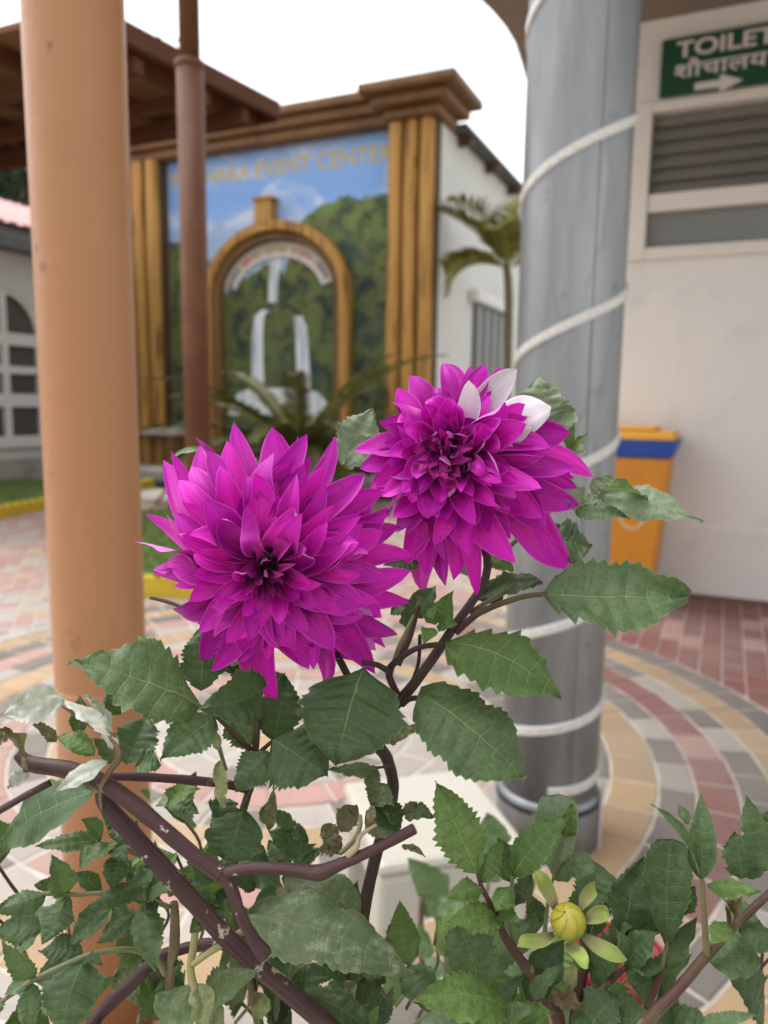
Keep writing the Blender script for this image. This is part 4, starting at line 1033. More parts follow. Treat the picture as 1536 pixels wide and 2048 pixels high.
def PW(c, x, y, d): return W(*cp(c, x, y), d)
def leaves(parent, rows):
    for r in rows:
        c, bx_, by_, tx_, ty_, wd, db, dt, kind = r[:9]; k = r[9] if len(r) > 9 else {}
        leaf(parent, PW(c, bx_, by_, db), PW(c, tx_, ty_, dt), wd*mpx((db+dt)/2, c), kind, **k)
def stems(parent, rows):
    for r in rows:
        mat, pts = r[0], r[1]; k = r[2] if len(r) > 2 else {}
        q = [(PW(p[0], p[1], p[2], p[3]), p[4]*(.84 if p[4] > 8 else .95)*p[3]/FP) for p in pts]
        if 'to' in k:
            a = q[-1][0]; dv = a-q[-2][0]; dv = V((dv.x, dv.y, 0))*.6; q += [(a+dv*.5+V((0, 0, -.06)), q[-1][1]*1.05), (V((a.x+dv.x, min(.47, a.y+dv.y), .55)), q[-1][1]*1.15), (V((max(-.2, min(.24, a.x+dv.x)), max(.30, min(.47, a.y+.02)), .26)), q[-1][1]*1.3)]
        big = q[0][1] > .0032
        s = tube(k.get('name', 'stem'), q, SM[mat], parent, 14 if big else 8, 7, .26 if big else .12)
        if k.get('cut'):
            a, b = q[-1][0], q[-2][0]; t = (a-b).normalized(); rr = q[-1][1]; x = t.orthogonal().normalized(); y = t.cross(x)
            vs = [a+t*.0006+(x*math.cos(z*.6283)+y*math.sin(z*.6283))*rr*1.04 for z in range(10)]+[a+t*(-.0004)+(x*math.cos(z*.6283)+y*math.sin(z*.6283))*rr*.5 for z in range(10)]+[a+t*.0004]
            fs = [(z, (z+1) % 10, 10+(z+1) % 10, 10+z) for z in range(10)]+[(10+z, 10+(z+1) % 10, 20) for z in range(10)]
            mk('cut_end', vs, fs, SM['C'], s)

def flower(parent, c, eye, RAD, D, tilt, rows, quills, fillers, sil):
    """rows: tip x, tip y, width, layer, roll, curl in crop pixels"""
    k = mpx(D, c); C = PW(c, eye[0], eye[1], D+.016)
    A = (_f*-1 + _r*tilt[0] + _u*tilt[1]).normalized()
    def tdep(x, y): return -(tilt[0]*(x-eye[0])*k - tilt[1]*(y-eye[1])*k)*-1
    vs, fs = [], []
    hx_ = A.orthogonal().normalized(); hy_ = A.cross(hx_); nr = 8; ns = 18
    for i in range(nr+1):
        a = math.pi*i/nr
        for j in range(ns):
            b = 2*math.pi*j/ns; vs.append(C+A*math.cos(a)*.010+(hx_*math.cos(b)+hy_*math.sin(b))*math.sin(a)*.016)
    fs = [(i*ns+j, i*ns+(j+1) % ns, (i+1)*ns+(j+1) % ns, (i+1)*ns+j) for i in range(nr) for j in range(ns)]
    fl = mk('flower', vs, fs, M_PETIN, parent, smooth=True, org=C.copy())
    def one(tx, ty, wd, ly, roll=0, curl=0.0, mat=None, bulge=None, cup=None):
        dx, dy = tx-eye[0], ty-eye[1]; rho = math.hypot(dx, dy); x = min(1.15, rho/RAD)
        dome = -.036+.062*x*x
        dt = D+dome+ly*.0105+tdep(tx, ty)
        tip = PW(c, tx, ty, dt)
        bo = min(45, rho*.25)/max(rho, 1)
        base = PW(c, eye[0]+dx*bo, eye[1]+dy*bo, D+.016-.018*(1-x)+.002*ly)
        rad = (_r*dx-_u*dy).normalized()
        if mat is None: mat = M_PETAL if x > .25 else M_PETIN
        petal(fl, base, tip, wd*1.13*mpx(dt, c), A, rad, (.16+.14*x if bulge is None else bulge)*random.uniform(.85, 1.15), (random.uniform(.6, 1.35) if x < .6 else random.choice((1, 1, 1, -.6))*random.uniform(.25, 1.15)) if cup is None else cup,
              curl+random.uniform(-.35, .35)+(.5 if random.random() < .12 else 0), mat, roll+random.uniform(-38, 38)*(1.9 if random.random() < .25 else 1))
    for r in rows:
        if len(r) > 6: one(*r[:6], mat=r[6])
        else:
            one(*r)
            dx, dy = r[0]-eye[0], r[1]-eye[1]
            for q in range(1 if random.random() < .8 else 0):
                a = random.choice((-1, 1))*random.uniform(.06, .17); f = random.uniform(.70, .95)
                one(eye[0]+f*(dx*math.cos(a)-dy*math.sin(a)), eye[1]+f*(dx*math.sin(a)+dy*math.cos(a)), r[2]*random.uniform(.7, 1.0), r[3]+random.uniform(-.35, .45), 0, 0)
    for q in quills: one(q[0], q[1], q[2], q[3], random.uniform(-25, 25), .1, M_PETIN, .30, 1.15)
    for i in range(fillers):
        a = i*2.39996; rr = sil[2]*(.35+.45*math.sqrt((i+.5)/fillers))
        one(sil[0]+rr*math.cos(a)*1.0, sil[1]+rr*math.sin(a), random.uniform(105, 150)*CR[c][2]/2.56, .9+.5*random.random()+(rr/RAD)*.4, 0, .15)
    return fl, C, A

# ------------------------------------------------------------------ main dahlia with two blooms
POT = [V((-.03, .42, 0)), V((.09, .38, 0)), V((.15, .34, 0)), V((.41, 1.20, 0))]
potz = .30
dA_ = thing('dahlia_plant', POT[0]+EZ*.27, 'dahlia plant bearing two magenta blooms, with purple cut-back stalks', 'dahlia', None)
F1 = [(195, 615, 120, .6, 30, .5), (352, 535, 165, .3), (412, 487, 95, 1.3), (555, 440, 120, 1.5), (490, 515, 175, -.2), (268, 690, 140, -.2), (755, 448, 190, .7), (705, 556, 175, -.1), (890, 495, 70, 1.8, 40, .5),
      (925, 505, 140, 1.0), (1105, 527, 120, 1.3), (1065, 577, 90, 1.8), (1228, 690, 150, .2), (884, 686, 135, -.7), (425, 800, 195, -.9), (102, 925, 100, .9, 25, .3), (252, 885, 130, .0), (172, 950, 140, .2, -30),
      (285, 1000, 160, -.8), (66, 1085, 95, .9, -50, .4), (115, 1105, 115, 1.1, 60), (205, 1160, 120, .1), (345, 1212, 125, -.6), (190, 1218, 90, .7), (212, 1434, 135, .2), (392, 1490, 110, .5), (404, 1632, 125, .5),
      (490, 1670, 80, 1.1, 120), (506, 1562, 130, -.1), (640, 1530, 130, -.7), (530, 1622, 110, .6), (742, 1780, 165, .2), (735, 1640, 120, .0), (702, 1722, 90, 1.0), (862, 1590, 140, -.5), (922, 1670, 110, .2), (1075, 1722, 140, .3),
      (1062, 1560, 165, -.6), (1240, 1672, 135, .0), (1284, 1590, 120, 1.0, 140), (1388, 1490, 150, .6), (1372, 1552, 110, 1.0), (1264, 1445, 120, .1, 130, .5), (1438, 1300, 150, .3), (1230, 1352, 175, -.7), (1458, 1080, 150, .6), (1322, 978, 150, -.2),
      (1308, 762, 120, 1.3, 20), (1370, 852, 120, .8), (1185, 1028, 160, -.9), (1240, 1045, 130, -.2, -120, .6), (1060, 832, 110, -.9, 60), (925, 890, 150, -1.6, 20, 1.4), (600, 922, 130, -1.3, -40, 1.2), (980, 1110, 130, -1.3, 20, .4),
      (990, 1278, 110, -1.1), (985, 1370, 110, -.9), (575, 1182, 90, -1.2, -30), (562, 1332, 90, -1.0), (790, 1450, 90, -.9), (610, 1430, 95, -.5), (1330, 1210, 130, .1), (1150, 1480, 120, -.2), (1200, 900, 120, -.3), (640, 680, 130, .4), (1010, 640, 120, .6), (330, 1330, 110, .1), (470, 1400, 110, -.4), (830, 620, 130, .5),
      (1320, 770, 150, .2), (1350, 880, 150, .1), (1425, 960, 140, .2), (1440, 1180, 150, .2), (1262, 1655, 140, .0), (1085, 1705, 140, .0), (935, 1690, 120, .0), (485, 1655, 120, .2), (415, 1590, 120, .2), (600, 1650, 120, .1), (1330, 1420, 140, .1), (320, 610, 130, .4)]
Q1 = [(590, 1282, 42, -1), (650, 1290, 38, -1.2), (712, 1272, 44, -1.4), (760, 1310, 38, -1.1), (765, 1200, 46, -1.6), (690, 1180, 40, -1.5), (640, 1200, 36, -1.3), (800, 1250, 40, -1.2), (730, 1330, 34, -.9), (810, 1330, 40, -.8), (690, 1090, 50, -1.2), (820, 1150, 50, -1.3), (740, 1120, 50, -1.5), (780, 1060, 56, -1.0), (700, 1350, 40, -.8)]
fl1, C1, A1_ = flower(dA_, 1, (745, 1120), 690, .383, (-.02, -.24), F1, Q1, 26, (755, 1110, 640))
F2 = [(438, 70, 112, .6), (280, 144, 100, .5), (241, 197, 95, .7), (236, 242, 95, .4, 25, .4), (598, 114, 108, .7), (662, 117, 70, 1.3, 90), (546, 104, 40, 1.2, 70), (420, 172, 60, -.1, 75), (162, 336, 88, .5, 25, .4), (185, 366, 95, .5), (57, 462, 85, .6, 35, .4),
      (90, 540, 110, .2), (152, 608, 95, .5), (128, 640, 80, .9), (275, 318, 105, -.4), (365, 226, 100, -.1), (482, 244, 118, -.3), (693, 270, 110, -.3, 40, .5), (780, 272, 118, -.2), (770, 350, 118, -.8), (958, 386, 150, -.2), (1090, 556, 108, .5), (955, 546, 120, .3),
      (830, 602, 110, -.7), (710, 538, 92, -1.1, 30, .5), (675, 592, 95, -1.0), (995, 686, 132, .1), (856, 792, 150, .5), (686, 752, 90, -.5, 80, .8), (934, 986, 180, .4), (575, 780, 122, -.7), (370, 745, 135, -.6), (234, 746, 125, -.1), (292, 642, 95, -.6), (216, 600, 92, -.3),
      (530, 900, 110, -.1), (405, 870, 88, -.1), (425, 1020, 110, .4), (298, 1075, 128, .7), (572, 1035, 82, .5), (282, 950, 50, 1.2, 120), (205, 492, 95, -.1), (572, 352, 90, -.7), (604, 372, 70, -1.0, 50, .4), (655, 372, 90, -.9), (545, 628, 80, -1.1, 40, .6), (480, 655, 85, -.9, 40, .9), (600, 560, 80, -1.2), (330, 400, 90, -.6),
      (320, 500, 85, -.6), (350, 580, 90, -.6), (700, 440, 100, -.7), (740, 640, 110, -.2), (440, 760, 100, .1), (650, 680, 100, -.5), (190, 430, 85, .2), (400, 320, 80, -.6), (880, 470, 110, .3), (110, 640, 110, .2), (170, 705, 115, .2), (235, 800, 110, .3), (265, 880, 105, .4), (345, 960, 110, .5), (480, 985, 100, .5), (700, 905, 140, .5),
      (718, 130, 118, .5, 10, -.3, M_PETW), (531, 167, 115, -.5, 0, 0, M_PETW), (904, 262, 165, -.15, -10, -.2, M_PETW), (800, 372, 120, .2, 0, 0, M_PETW)]
Q2 = []
for i in range(34):
    a = i*2.39996; rr = 10+ 112*math.sqrt(i/34); Q2.append((446+rr*math.cos(a), 482+rr*math.sin(a)*.95, 40+.22*rr, -2.0+rr/108*.7))
fl2, C2, A2_ = flower(dA_, 2, (462, 488), 560, .412, (-.26, .20), F2, Q2, 26, (545, 545, 420))
# green calyx behind each bloom
for C_, A_, fl in ((C1, A1_, fl1), (C2, A2_, fl2)):
    x = A_.orthogonal().normalized(); y = A_.cross(x)
    for k in range(7):
        a = k*.8976; o = x*math.cos(a)+y*math.sin(a)
        leaf(fl, C_-A_*.008+o*.004, C_-A_*.016+o*.032, .012, 'y', teeth=6, serr=.03, name='bract', fold=4)

stems(dA_, [
 # main flowering stem, from the right-hand bloom down to the pot
 ('D', [(0, 925, 1000, .432, 9), (0, 975, 1135, .425, 10), (0, 905, 1258, .418, 11), (0, 815, 1385, .415, 13), (0, 742, 1462, .42, 16), (0, 775, 1520, .425, 15), (0, 784, 1600, .43, 14), (0, 740, 1760, .44, 15), (0, 690, 2060, .45, 16)], {'to': (-.03, .47, .25)}),
 ('D', [(0, 560, 1140, .402, 8), (0, 650, 1270, .420, 9), (0, 715, 1390, .424, 10), (0, 742, 1465, .424, 11)]),
 ('D', [(0, 893, 1288, .405, 6), (0, 835, 1296, .410, 6), (0, 790, 1325, .414, 7), (0, 778, 1350, .416, 8), (0, 800, 1400, .416, 8)]),
 ('D', [(0, 845, 1395, .40, 5), (0, 820, 1398, .408, 6), (0, 805, 1408, .414, 7)]),
 ('R', [(0, 1095, 1188, .40, 5), (0, 1040, 1195, .405, 6), (0, 960, 1225, .412, 7), (0, 912, 1265, .417, 8)]),
 ('D', [(0, 725, 1325, .40, 5), (0, 755, 1330, .405, 6), (0, 780, 1345, .412, 7)]),
 ('R', [(0, 1085, 1165, .43, 4), (0, 1020, 1180, .43, 5), (0, 940, 1225, .422, 6)]),
 ('G', [(0, 1150, 985, .43, 4), (0, 1090, 1030, .432, 5), (0, 1000, 1110, .428, 6)]),
 ('R', [(0, 840, 1200, .43, 5), (0, 820, 1270, .425, 7), (0, 795, 1330, .42, 8)]),
 ('G', [(0, 828, 1230, .425, 3), (0, 800, 1290, .42, 5), (0, 780, 1350, .42, 6)]),
 ('D', [(0, 840, 1270, .42, 4), (0, 836, 1330, .425, 4), (0, 815, 1385, .42, 5)]),
 # brown side stem on the left
 ('R', [(0, 512, 1385, .415, 8), (0, 512, 1480, .412, 9), (0, 500, 1570, .41, 9), (0, 478, 1660, .41, 10), (0, 470, 1800, .42, 11), (0, 520, 2060, .43, 12)], {'to': (-.04, .46, .25)}),
 ('R', [(0, 430, 1430, .395, 4), (0, 462, 1462, .402, 5), (0, 500, 1500, .41, 7)]),
 ('G', [(0, 420, 1425, .39, 4), (0, 437, 1490, .395, 5), (0, 452, 1540, .40, 4)]),
 ('G', [(0, 345, 1382, .378, 2.5), (0, 400, 1412, .385, 3.5), (0, 432, 1436, .395, 4)]),
 ('D', [(0, 545, 1482, .40, 4), (0, 525, 1500, .405, 5), (0, 508, 1520, .41, 6)]),
 ('D', [(0, 490, 1610, .40, 4), (0, 505, 1570, .405, 5), (0, 506, 1530, .41, 5)]),
 # thick purple stalks
 ('P', [(3, 100, 790, .36, 11), (3, 190, 850, .36, 18), (3, 420, 890, .358, 20), (3, 640, 985, .355, 21), (3, 900, 1180, .352, 19), (3, 1150, 1390, .35, 18), (3, 1310, 1500, .35, 20)], {'name': 'stalk'}),
 ('P', [(6, 140, 455, .35, 16), (6, 280, 425, .347, 15), (6, 450, 420, .345, 14), (6, 640, 440, .345, 16), (6, 740, 445, .345, 19), (6, 860, 395, .347, 15), (6, 1080, 300, .35, 12), (6, 1315, 178, .355, 13)], {'name': 'stalk', 'cut': 1}),
 ('P', [(6, 130, 440, .35, 17), (6, 190, 545, .348, 15), (6, 255, 710, .345, 14), (6, 330, 860, .345, 14), (6, 405, 960, .345, 15)], {'name': 'stalk', 'cut': 1}),
 ('P', [(3, 590, 1010, .362, 13), (0, 215, 1612, .362, 20), (0, 278, 1684, .362, 22), (0, 352, 1764, .365, 22), (0, 430, 1850, .37, 22), (0, 512, 1930, .375, 22), (0, 600, 2002, .38, 23), (0, 655, 2052, .385, 24), (0, 720, 2130, .39, 24)], {'name': 'stalk', 'to': (-.01, .46, .25)}),
 ('P', [(3, 620, 925, .372, 9), (3, 900, 930, .385, 11), (3, 1280, 962, .40, 11), (0, 500, 1580, .41, 10)], {'name': 'stalk'}),
 ('P', [(0, -20, 1632, .35, 9), (3, 130, 1050, .355, 9), (3, 300, 960, .36, 8)], {'name': 'stalk'}),
 ('P', [(0, 180, 2060, .40, 17), (4, 560, 1160, .41, 16), (4, 720, 1010, .415, 16), (4, 900, 850, .42, 14), (4, 1180, 790, .415, 11), (4, 1300, 850, .40, 12)], {'name': 'stalk'}),
 ('C', [(6, 900, 345, .347, 8), (6, 960, 290, .348, 7), (6, 985, 220, .35, 5), (6, 1085, 150, .352, 3)], {'name': 'stub'}),
 ('B', [(6, 860, 330, .352, 5), (6, 950, 240, .354, 5), (6, 985, 150, .356, 5), (6, 985, 90, .358, 3)], {'name': 'stub'}),
 ('K', [(1, 128, 1318, .43, 4), (1, 270, 1360, .43, 4.5), (1, 390, 1450, .43, 5), (1, 520, 1560, .43, 5), (0, 500, 1420, .42, 5)]),
 ('B', [(3, 600, 1120, .358, 3), (3, 595, 1000, .352, 4), (3, 650, 890, .35, 7), (3, 705, 800, .35, 9), (3, 640, 700, .352, 5), (3, 430, 550, .356, 3), (3, 300, 470, .36, 2)]),
 ('B', [(4, 955, 560, .405, 9), (4, 960, 700, .405, 13), (4, 950, 850, .405, 12), (4, 935, 960, .41, 11), (0, 335, 2080, .42, 12)], {'to': (-.07, .45, .25)}),
 ('G', [(4, -10, 1120, .37, 4), (4, 190, 985, .375, 6), (4, 460, 860, .38, 6), (4, 600, 828, .385, 6), (4, 720, 822, .39, 6), (4, 850, 860, .40, 7), (4, 910, 950, .41, 8)]),
 ('G', [(4, 230, 512, .375, 4), (4, 400, 518, .38, 5), (4, 560, 512, .385, 5), (4, 700, 525, .392, 5), (4, 800, 540, .398, 5), (4, 930, 590, .404, 6)]),
 ('G', [(4, 520, 225, .385, 3), (4, 620, 240, .39, 4), (4, 720, 285, .395, 5), (4, 880, 370, .405, 6), (4, 940, 520, .408, 7)]),
 ('Y', [(4, 1075, 690, .385, 8), (4, 1060, 820, .382, 9), (4, 1045, 920, .378, 9), (4, 1070, 1050, .372, 10), (4, 1140, 1260, .365, 10), (4, 1160, 1340, .36, 10)]),
 ('Y', [(4, 1055, 905, .378, 6), (4, 1150, 835, .376, 7), (4, 1310, 735, .38, 8), (4, 1420, 660, .40, 8)]),
 ('G', [(4, 790, 470, .39, 3), (4, 800, 540, .392, 4), (4, 860, 590, .398, 5)]),
 ('R', [(5, 780, 620, .40, 3), (5, 640, 640, .405, 3), (5, 520, 640, .41, 2)]),
])
Z = dict
leaves(dA_, [
 (0, 402, 1412, 138, 1322, 168, .387, .368, 'g', Z(fold=6, droop=.05, serr=.26)),
 (3, 1275, 575, 945, 825, 290, .395, .375, 'g', Z(fold=10)),
 (3, 1560, 400, 1195, 525, 330, .40, .37, 'd', Z(roll=-35, fold=22, serr=.24)),
 (3, 1185, 420, 1190, 30, 260, .41, .42, 'g', Z(fold=8)),
 (3, 1480, 750, 1320, 540, 230, .41, .41, 'g', {}),
 (5, 265, 510, 500, 668, 330, .40, .385, 'g', Z(roll=15, fold=-14, droop=.12)),
 (5, 250, 560, 110, 735, 170, .402, .39, 'g', Z(fold=-10)),
 (5, 655, 205, 540, 622, 470, .40, .372, 'g', Z(fold=-6, droop=.10, serr=.16, pq=(.45, .95))),
 (5, 275, 520, 320, 230, 190, .415, .425, 'd', {}),
 (5, 890, 312, 1345, 680, 400, .40, .375, 'g', Z(fold=-8, droop=.10, serr=.16, pq=(.5, .8))),
 (5, 1005, 95, 1500, 340, 330, .405, .375, 'y', Z(fold=-10, serr=.30, droop=.12)),
 (0, 1082, 1190, 1378, 1196, 185, .40, .39, 'g', Z(fold=5, serr=.34, droop=.03, teeth=12)),
 (0, 1080, 1160, 945, 1200, 60, .43, .44, 'd', {}),
 (2, 1080, 640, 1510, 748, 175, .42, .40, 'p', Z(fold=-12, droop=.08, serr=.14)),
 (2, 1270, 665, 1085, 620, 120, .415, .405, 'y', Z(roll=30, fold=20)),
 (2, 975, 715, 1205, 745, 95, .415, .40, 'g', Z(fold=14)),
 (2, 1000, 700, 900, 600, 120, .425, .42, 'p', {}),
 (2, 1000, 690, 1090, 660, 80, .42, .41, 'p', {}),
 (2, 1060, 660, 1130, 565, 110, .43, .43, 'p', {}),
 (2, 840, 390, 830, 145, 200, .45, .455, 'p', Z(fold=4)), (2, 870, 385, 975, 290, 170, .45, .45, 'p', {}),
 (2, 950, 460, 972, 345, 45, .44, .435, 'y', Z(serr=.05)), (2, 960, 470, 1036, 386, 48, .44, .43, 'y', Z(serr=.05)), (2, 970, 480, 1030, 470, 40, .44, .43, 'p', {}),
 (1, 1110, 640, 1270, 345, 235, .46, .46, 'p', Z(fold=3, droop=.04)), (1, 1130, 650, 1335, 520, 150, .455, .45, 'p', {}),
 (1, 660, 760, 630, 550, 110, .44, .44, 'y', {}), (1, 400, 560, 230, 610, 40, .45, .45, 'p', Z(serr=.04)),
 (2, 870, 830, 1045, 860, 210, .44, .44, 'g', Z(fold=8)), (2, 880, 760, 960, 970, 160, .445, .445, 'd', {}),
 (2, 690, 1030, 560, 1080, 110, .44, .44, 'd', Z(serr=.08)), (2, 560, 930, 480, 960, 110, .44, .44, 'd', {}), (2, 610, 900, 720, 960, 90, .435, .43, 'y', {}), (2, 330, 930, 180, 935, 100, .43, .42, 'd', {}),
 (2, 420, 1190, 470, 1040, 95, .42, .41, 'y', Z(serr=.04)), (2, 400, 1180, 320, 1060, 80, .425, .42, 'g', Z(serr=.04)), (2, 400, 1190, 490, 1180, 75, .415, .405, 'y', Z(serr=.04)), (2, 390, 1195, 345, 1258, 70, .415, .405, 'y', Z(serr=.04)),
 (2, 385, 1160, 400, 1110, 50, .415, .40, 'y', Z(serr=.03)), (2, 290, 1200, 265, 1070, 80, .43, .43, 'd', Z(serr=.06)), (2, 300, 1150, 400, 1020, 110, .44, .44, 'd', Z(serr=.06)), (2, 210, 1140, 290, 1080, 80, .43, .43, 'd', {}),
 (5, 790, 400, 690, 530, 140, .42, .43, 'd', {}), (5, 760, 520, 900, 445, 70, .425, .42, 'l', Z(crumple=.2)),
 (1, 560, 1700, 490, 1610, 130, .41, .42, 'd', {}), (1, 620, 1780, 560, 1640, 120, .42, .42, 'y', {}), (1, 800, 1800, 730, 1700, 110, .43, .43, 'd', {}), (1, 500, 1650, 640, 1640, 90, .42, .41, 'y', {}),
 (6, 265, 55, 150, 365, 360, .40, .385, 'd', Z(serr=.05, fold=-8, pq=(.45, .55))), (6, 250, 60, 60, 200, 220, .41, .40, 'd', {}),
 # mildewed and withered leaves at upper left of the stalk
 (3, 380, 470, 0, 560, 210, .355, .345, 'w', Z(roll=-20, crumple=.10, droop=.10)), (3, 700, 770, 375, 475, 170, .352, .357, 'w', Z(crumple=.10, roll=30)),
 (3, 650, 690, 490, 445, 120, .362, .365, 'w', Z(crumple=.2, roll=40)), (3, 640, 840, 318, 1022, 120, .352, .345, 'w', Z(crumple=.06, serr=.08)), (3, 690, 840, 540, 700, 130, .36, .355, 'm', Z(crumple=.1)),
 (3, 160, 900, 10, 640, 150, .35, .345, 'b', Z(crumple=.3, roll=60)), (3, 170, 900, 40, 990, 110, .35, .345, 'w', Z(crumple=.25)), (3, 330, 720, 160, 590, 80, .355, .35, 'b', Z(crumple=.25)), (3, 60, 640, -60, 760, 120, .345, .34, 'b', Z(crumple=.3)),
 (3, 560, 790, 330, 690, 140, .37, .375, 'y', {}), (3, 460, 690, 470, 440, 110, .40, .41, 'd', {}), (3, 710, 560, 630, 420, 160, .42, .42, 'd', Z(serr=.08)),
 (3, 560, 1010, -30, 1375, 350, .42, .43, 'g', Z(fold=4, serr=.10)), (3, 750, 860, 880, 560, 260, .48, .50, 'd', {}), (3, 800, 870, 950, 850, 190, .47, .47, 'g', {}),
 (3, 900, 560, 1010, 560, 90, .41, .40, 'l', {}),
 (3, 990, 1100, 1190, 1000, 120, .42, .41, 'y', {}), (3, 880, 1080, 820, 1010, 70, .41, .40, 'y', {}), (3, 1000, 1060, 1040, 980, 90, .42, .42, 'y', {}), (3, 1000, 1090, 1180, 1150, 110, .425, .42, 'd', {}), (3, 1090, 1030, 920, 1100, 90, .43, .43, 'p', {}),
 (3, 1300, 830, 1330, 1110, 110, .385, .375, 'l', Z(crumple=.10, roll=40)), (3, 1290, 770, 1240, 640, 60, .39, .39, 'l', Z(serr=.05)),
 (3, 960, 260, 800, 80, 75, .425, .43, 'y', Z(serr=.04)), (3, 960, 280, 905, 98, 70, .425, .43, 'g', Z(serr=.04)), (3, 1060, 400, 950, 230, 120, .42, .425, 'd', {}),
 # lower left compound foliage
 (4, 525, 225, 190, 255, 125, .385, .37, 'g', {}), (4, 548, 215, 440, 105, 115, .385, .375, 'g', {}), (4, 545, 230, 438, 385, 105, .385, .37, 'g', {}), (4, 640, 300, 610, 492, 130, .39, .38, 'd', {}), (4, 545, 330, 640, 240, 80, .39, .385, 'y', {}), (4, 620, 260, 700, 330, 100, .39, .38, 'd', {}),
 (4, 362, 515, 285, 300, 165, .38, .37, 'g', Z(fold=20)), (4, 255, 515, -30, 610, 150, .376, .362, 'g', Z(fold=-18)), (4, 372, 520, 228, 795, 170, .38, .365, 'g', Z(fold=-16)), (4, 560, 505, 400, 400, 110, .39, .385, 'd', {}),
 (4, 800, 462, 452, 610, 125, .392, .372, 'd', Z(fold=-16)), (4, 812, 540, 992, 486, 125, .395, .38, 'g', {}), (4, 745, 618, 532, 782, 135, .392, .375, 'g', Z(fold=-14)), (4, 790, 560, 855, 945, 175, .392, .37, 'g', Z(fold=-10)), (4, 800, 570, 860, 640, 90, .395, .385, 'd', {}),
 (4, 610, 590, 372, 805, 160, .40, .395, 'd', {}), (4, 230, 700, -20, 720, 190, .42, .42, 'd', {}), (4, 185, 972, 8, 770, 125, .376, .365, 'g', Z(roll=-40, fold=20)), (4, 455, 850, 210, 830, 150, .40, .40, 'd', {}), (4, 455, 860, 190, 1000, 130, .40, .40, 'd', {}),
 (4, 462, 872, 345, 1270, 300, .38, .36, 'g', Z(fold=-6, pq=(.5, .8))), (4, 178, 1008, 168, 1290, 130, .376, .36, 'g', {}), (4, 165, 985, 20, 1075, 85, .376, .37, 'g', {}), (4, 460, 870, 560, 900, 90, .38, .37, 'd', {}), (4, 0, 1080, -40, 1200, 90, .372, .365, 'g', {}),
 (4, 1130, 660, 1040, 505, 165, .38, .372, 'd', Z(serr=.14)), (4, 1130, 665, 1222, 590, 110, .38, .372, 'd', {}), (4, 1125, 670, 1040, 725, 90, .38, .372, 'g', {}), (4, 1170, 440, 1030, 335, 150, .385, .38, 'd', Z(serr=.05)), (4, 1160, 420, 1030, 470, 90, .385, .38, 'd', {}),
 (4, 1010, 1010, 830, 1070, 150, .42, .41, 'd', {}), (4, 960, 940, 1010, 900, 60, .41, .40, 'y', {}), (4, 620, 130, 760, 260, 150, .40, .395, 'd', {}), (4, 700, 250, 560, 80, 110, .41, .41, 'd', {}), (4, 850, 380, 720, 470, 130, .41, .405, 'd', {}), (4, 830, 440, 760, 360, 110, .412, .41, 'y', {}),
 (4, 1120, 1250, 1420, 928, 210, .372, .36, 'm', Z(roll=-20, fold=18, serr=.05)), (4, 1060, 1000, 880, 1330, 290, .374, .358, 'm', Z(roll=20, fold=-10, serr=.05)), (4, 1062, 1010, 1230, 1330, 170, .374, .362, 'l', Z(fold=8, serr=.05)), (4, 1320, 980, 1120, 1080, 200, .40, .40, 'm', {}), (4, 1400, 1050, 1440, 1210, 110, .40, .40, 'l', {}),
 # centre bottom
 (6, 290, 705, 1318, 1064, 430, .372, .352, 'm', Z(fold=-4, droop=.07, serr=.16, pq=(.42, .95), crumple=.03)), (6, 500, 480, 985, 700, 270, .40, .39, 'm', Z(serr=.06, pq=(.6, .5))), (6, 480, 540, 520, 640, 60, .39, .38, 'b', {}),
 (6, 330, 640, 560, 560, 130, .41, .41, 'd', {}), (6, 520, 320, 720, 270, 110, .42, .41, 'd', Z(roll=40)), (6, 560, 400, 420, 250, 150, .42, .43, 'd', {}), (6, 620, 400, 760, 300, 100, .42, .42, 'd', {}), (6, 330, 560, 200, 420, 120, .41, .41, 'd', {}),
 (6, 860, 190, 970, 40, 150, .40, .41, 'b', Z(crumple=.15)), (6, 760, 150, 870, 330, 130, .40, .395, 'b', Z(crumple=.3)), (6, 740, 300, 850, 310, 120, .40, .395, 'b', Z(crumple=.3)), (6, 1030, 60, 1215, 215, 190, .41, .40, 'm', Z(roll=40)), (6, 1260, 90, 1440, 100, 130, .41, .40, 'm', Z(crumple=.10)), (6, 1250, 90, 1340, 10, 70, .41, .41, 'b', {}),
 (6, 1060, 30, 1045, 200, 60, .356, .354, 'b', Z(crumple=.2)), (6, 1240, 280, 1385, 350, 50, .36, .355, 'b', Z(crumple=.3)), (5, 720, 650, 495, 640, 70, .40, .40, 'm', Z(crumple=.12)), (5, 700, 620, 680, 730, 80, .405, .40, 'm', Z(crumple=.1)), (5, 760, 700, 690, 800, 130, .41, .405, 'm', {}), (5, 700, 760, 810, 915, 150, .41, .40, 'd', {}),
 (5, 250, 900, 275, 700, 50, .40, .40, 'b', Z(crumple=.2, serr=.05)), (5, 230, 870, 250, 770, 50, .41, .41, 'y', {}),
 (6, 560, 1130, 830, 1090, 160, .42, .41, 'd', {}), (6, 640, 1180, 1060, 1420, 260, .42, .40, 'd', Z(fold=-10)), (6, 560, 1380, 400, 1200, 180, .42, .42, 'd', {}), (6, 1080, 1400, 1080, 1110, 130, .42, .42, 'd', {}), (6, 1100, 1400, 1190, 1140, 100, .42, .42, 'd', {}), (6, 1060, 1376, 1100, 1265, 60, .40, .40, 'y', {}), (6, 700, 1360, 880, 1200, 190, .43, .43, 'd', {}), (6, 420, 1376, 560, 1290, 200, .42, .42, 'd', {}), (6, 980, 1060, 1180, 1040, 120, .43, .43, 'd', {}), (6, 900, 1210, 960, 1110, 120, .43, .43, 'm', {}),
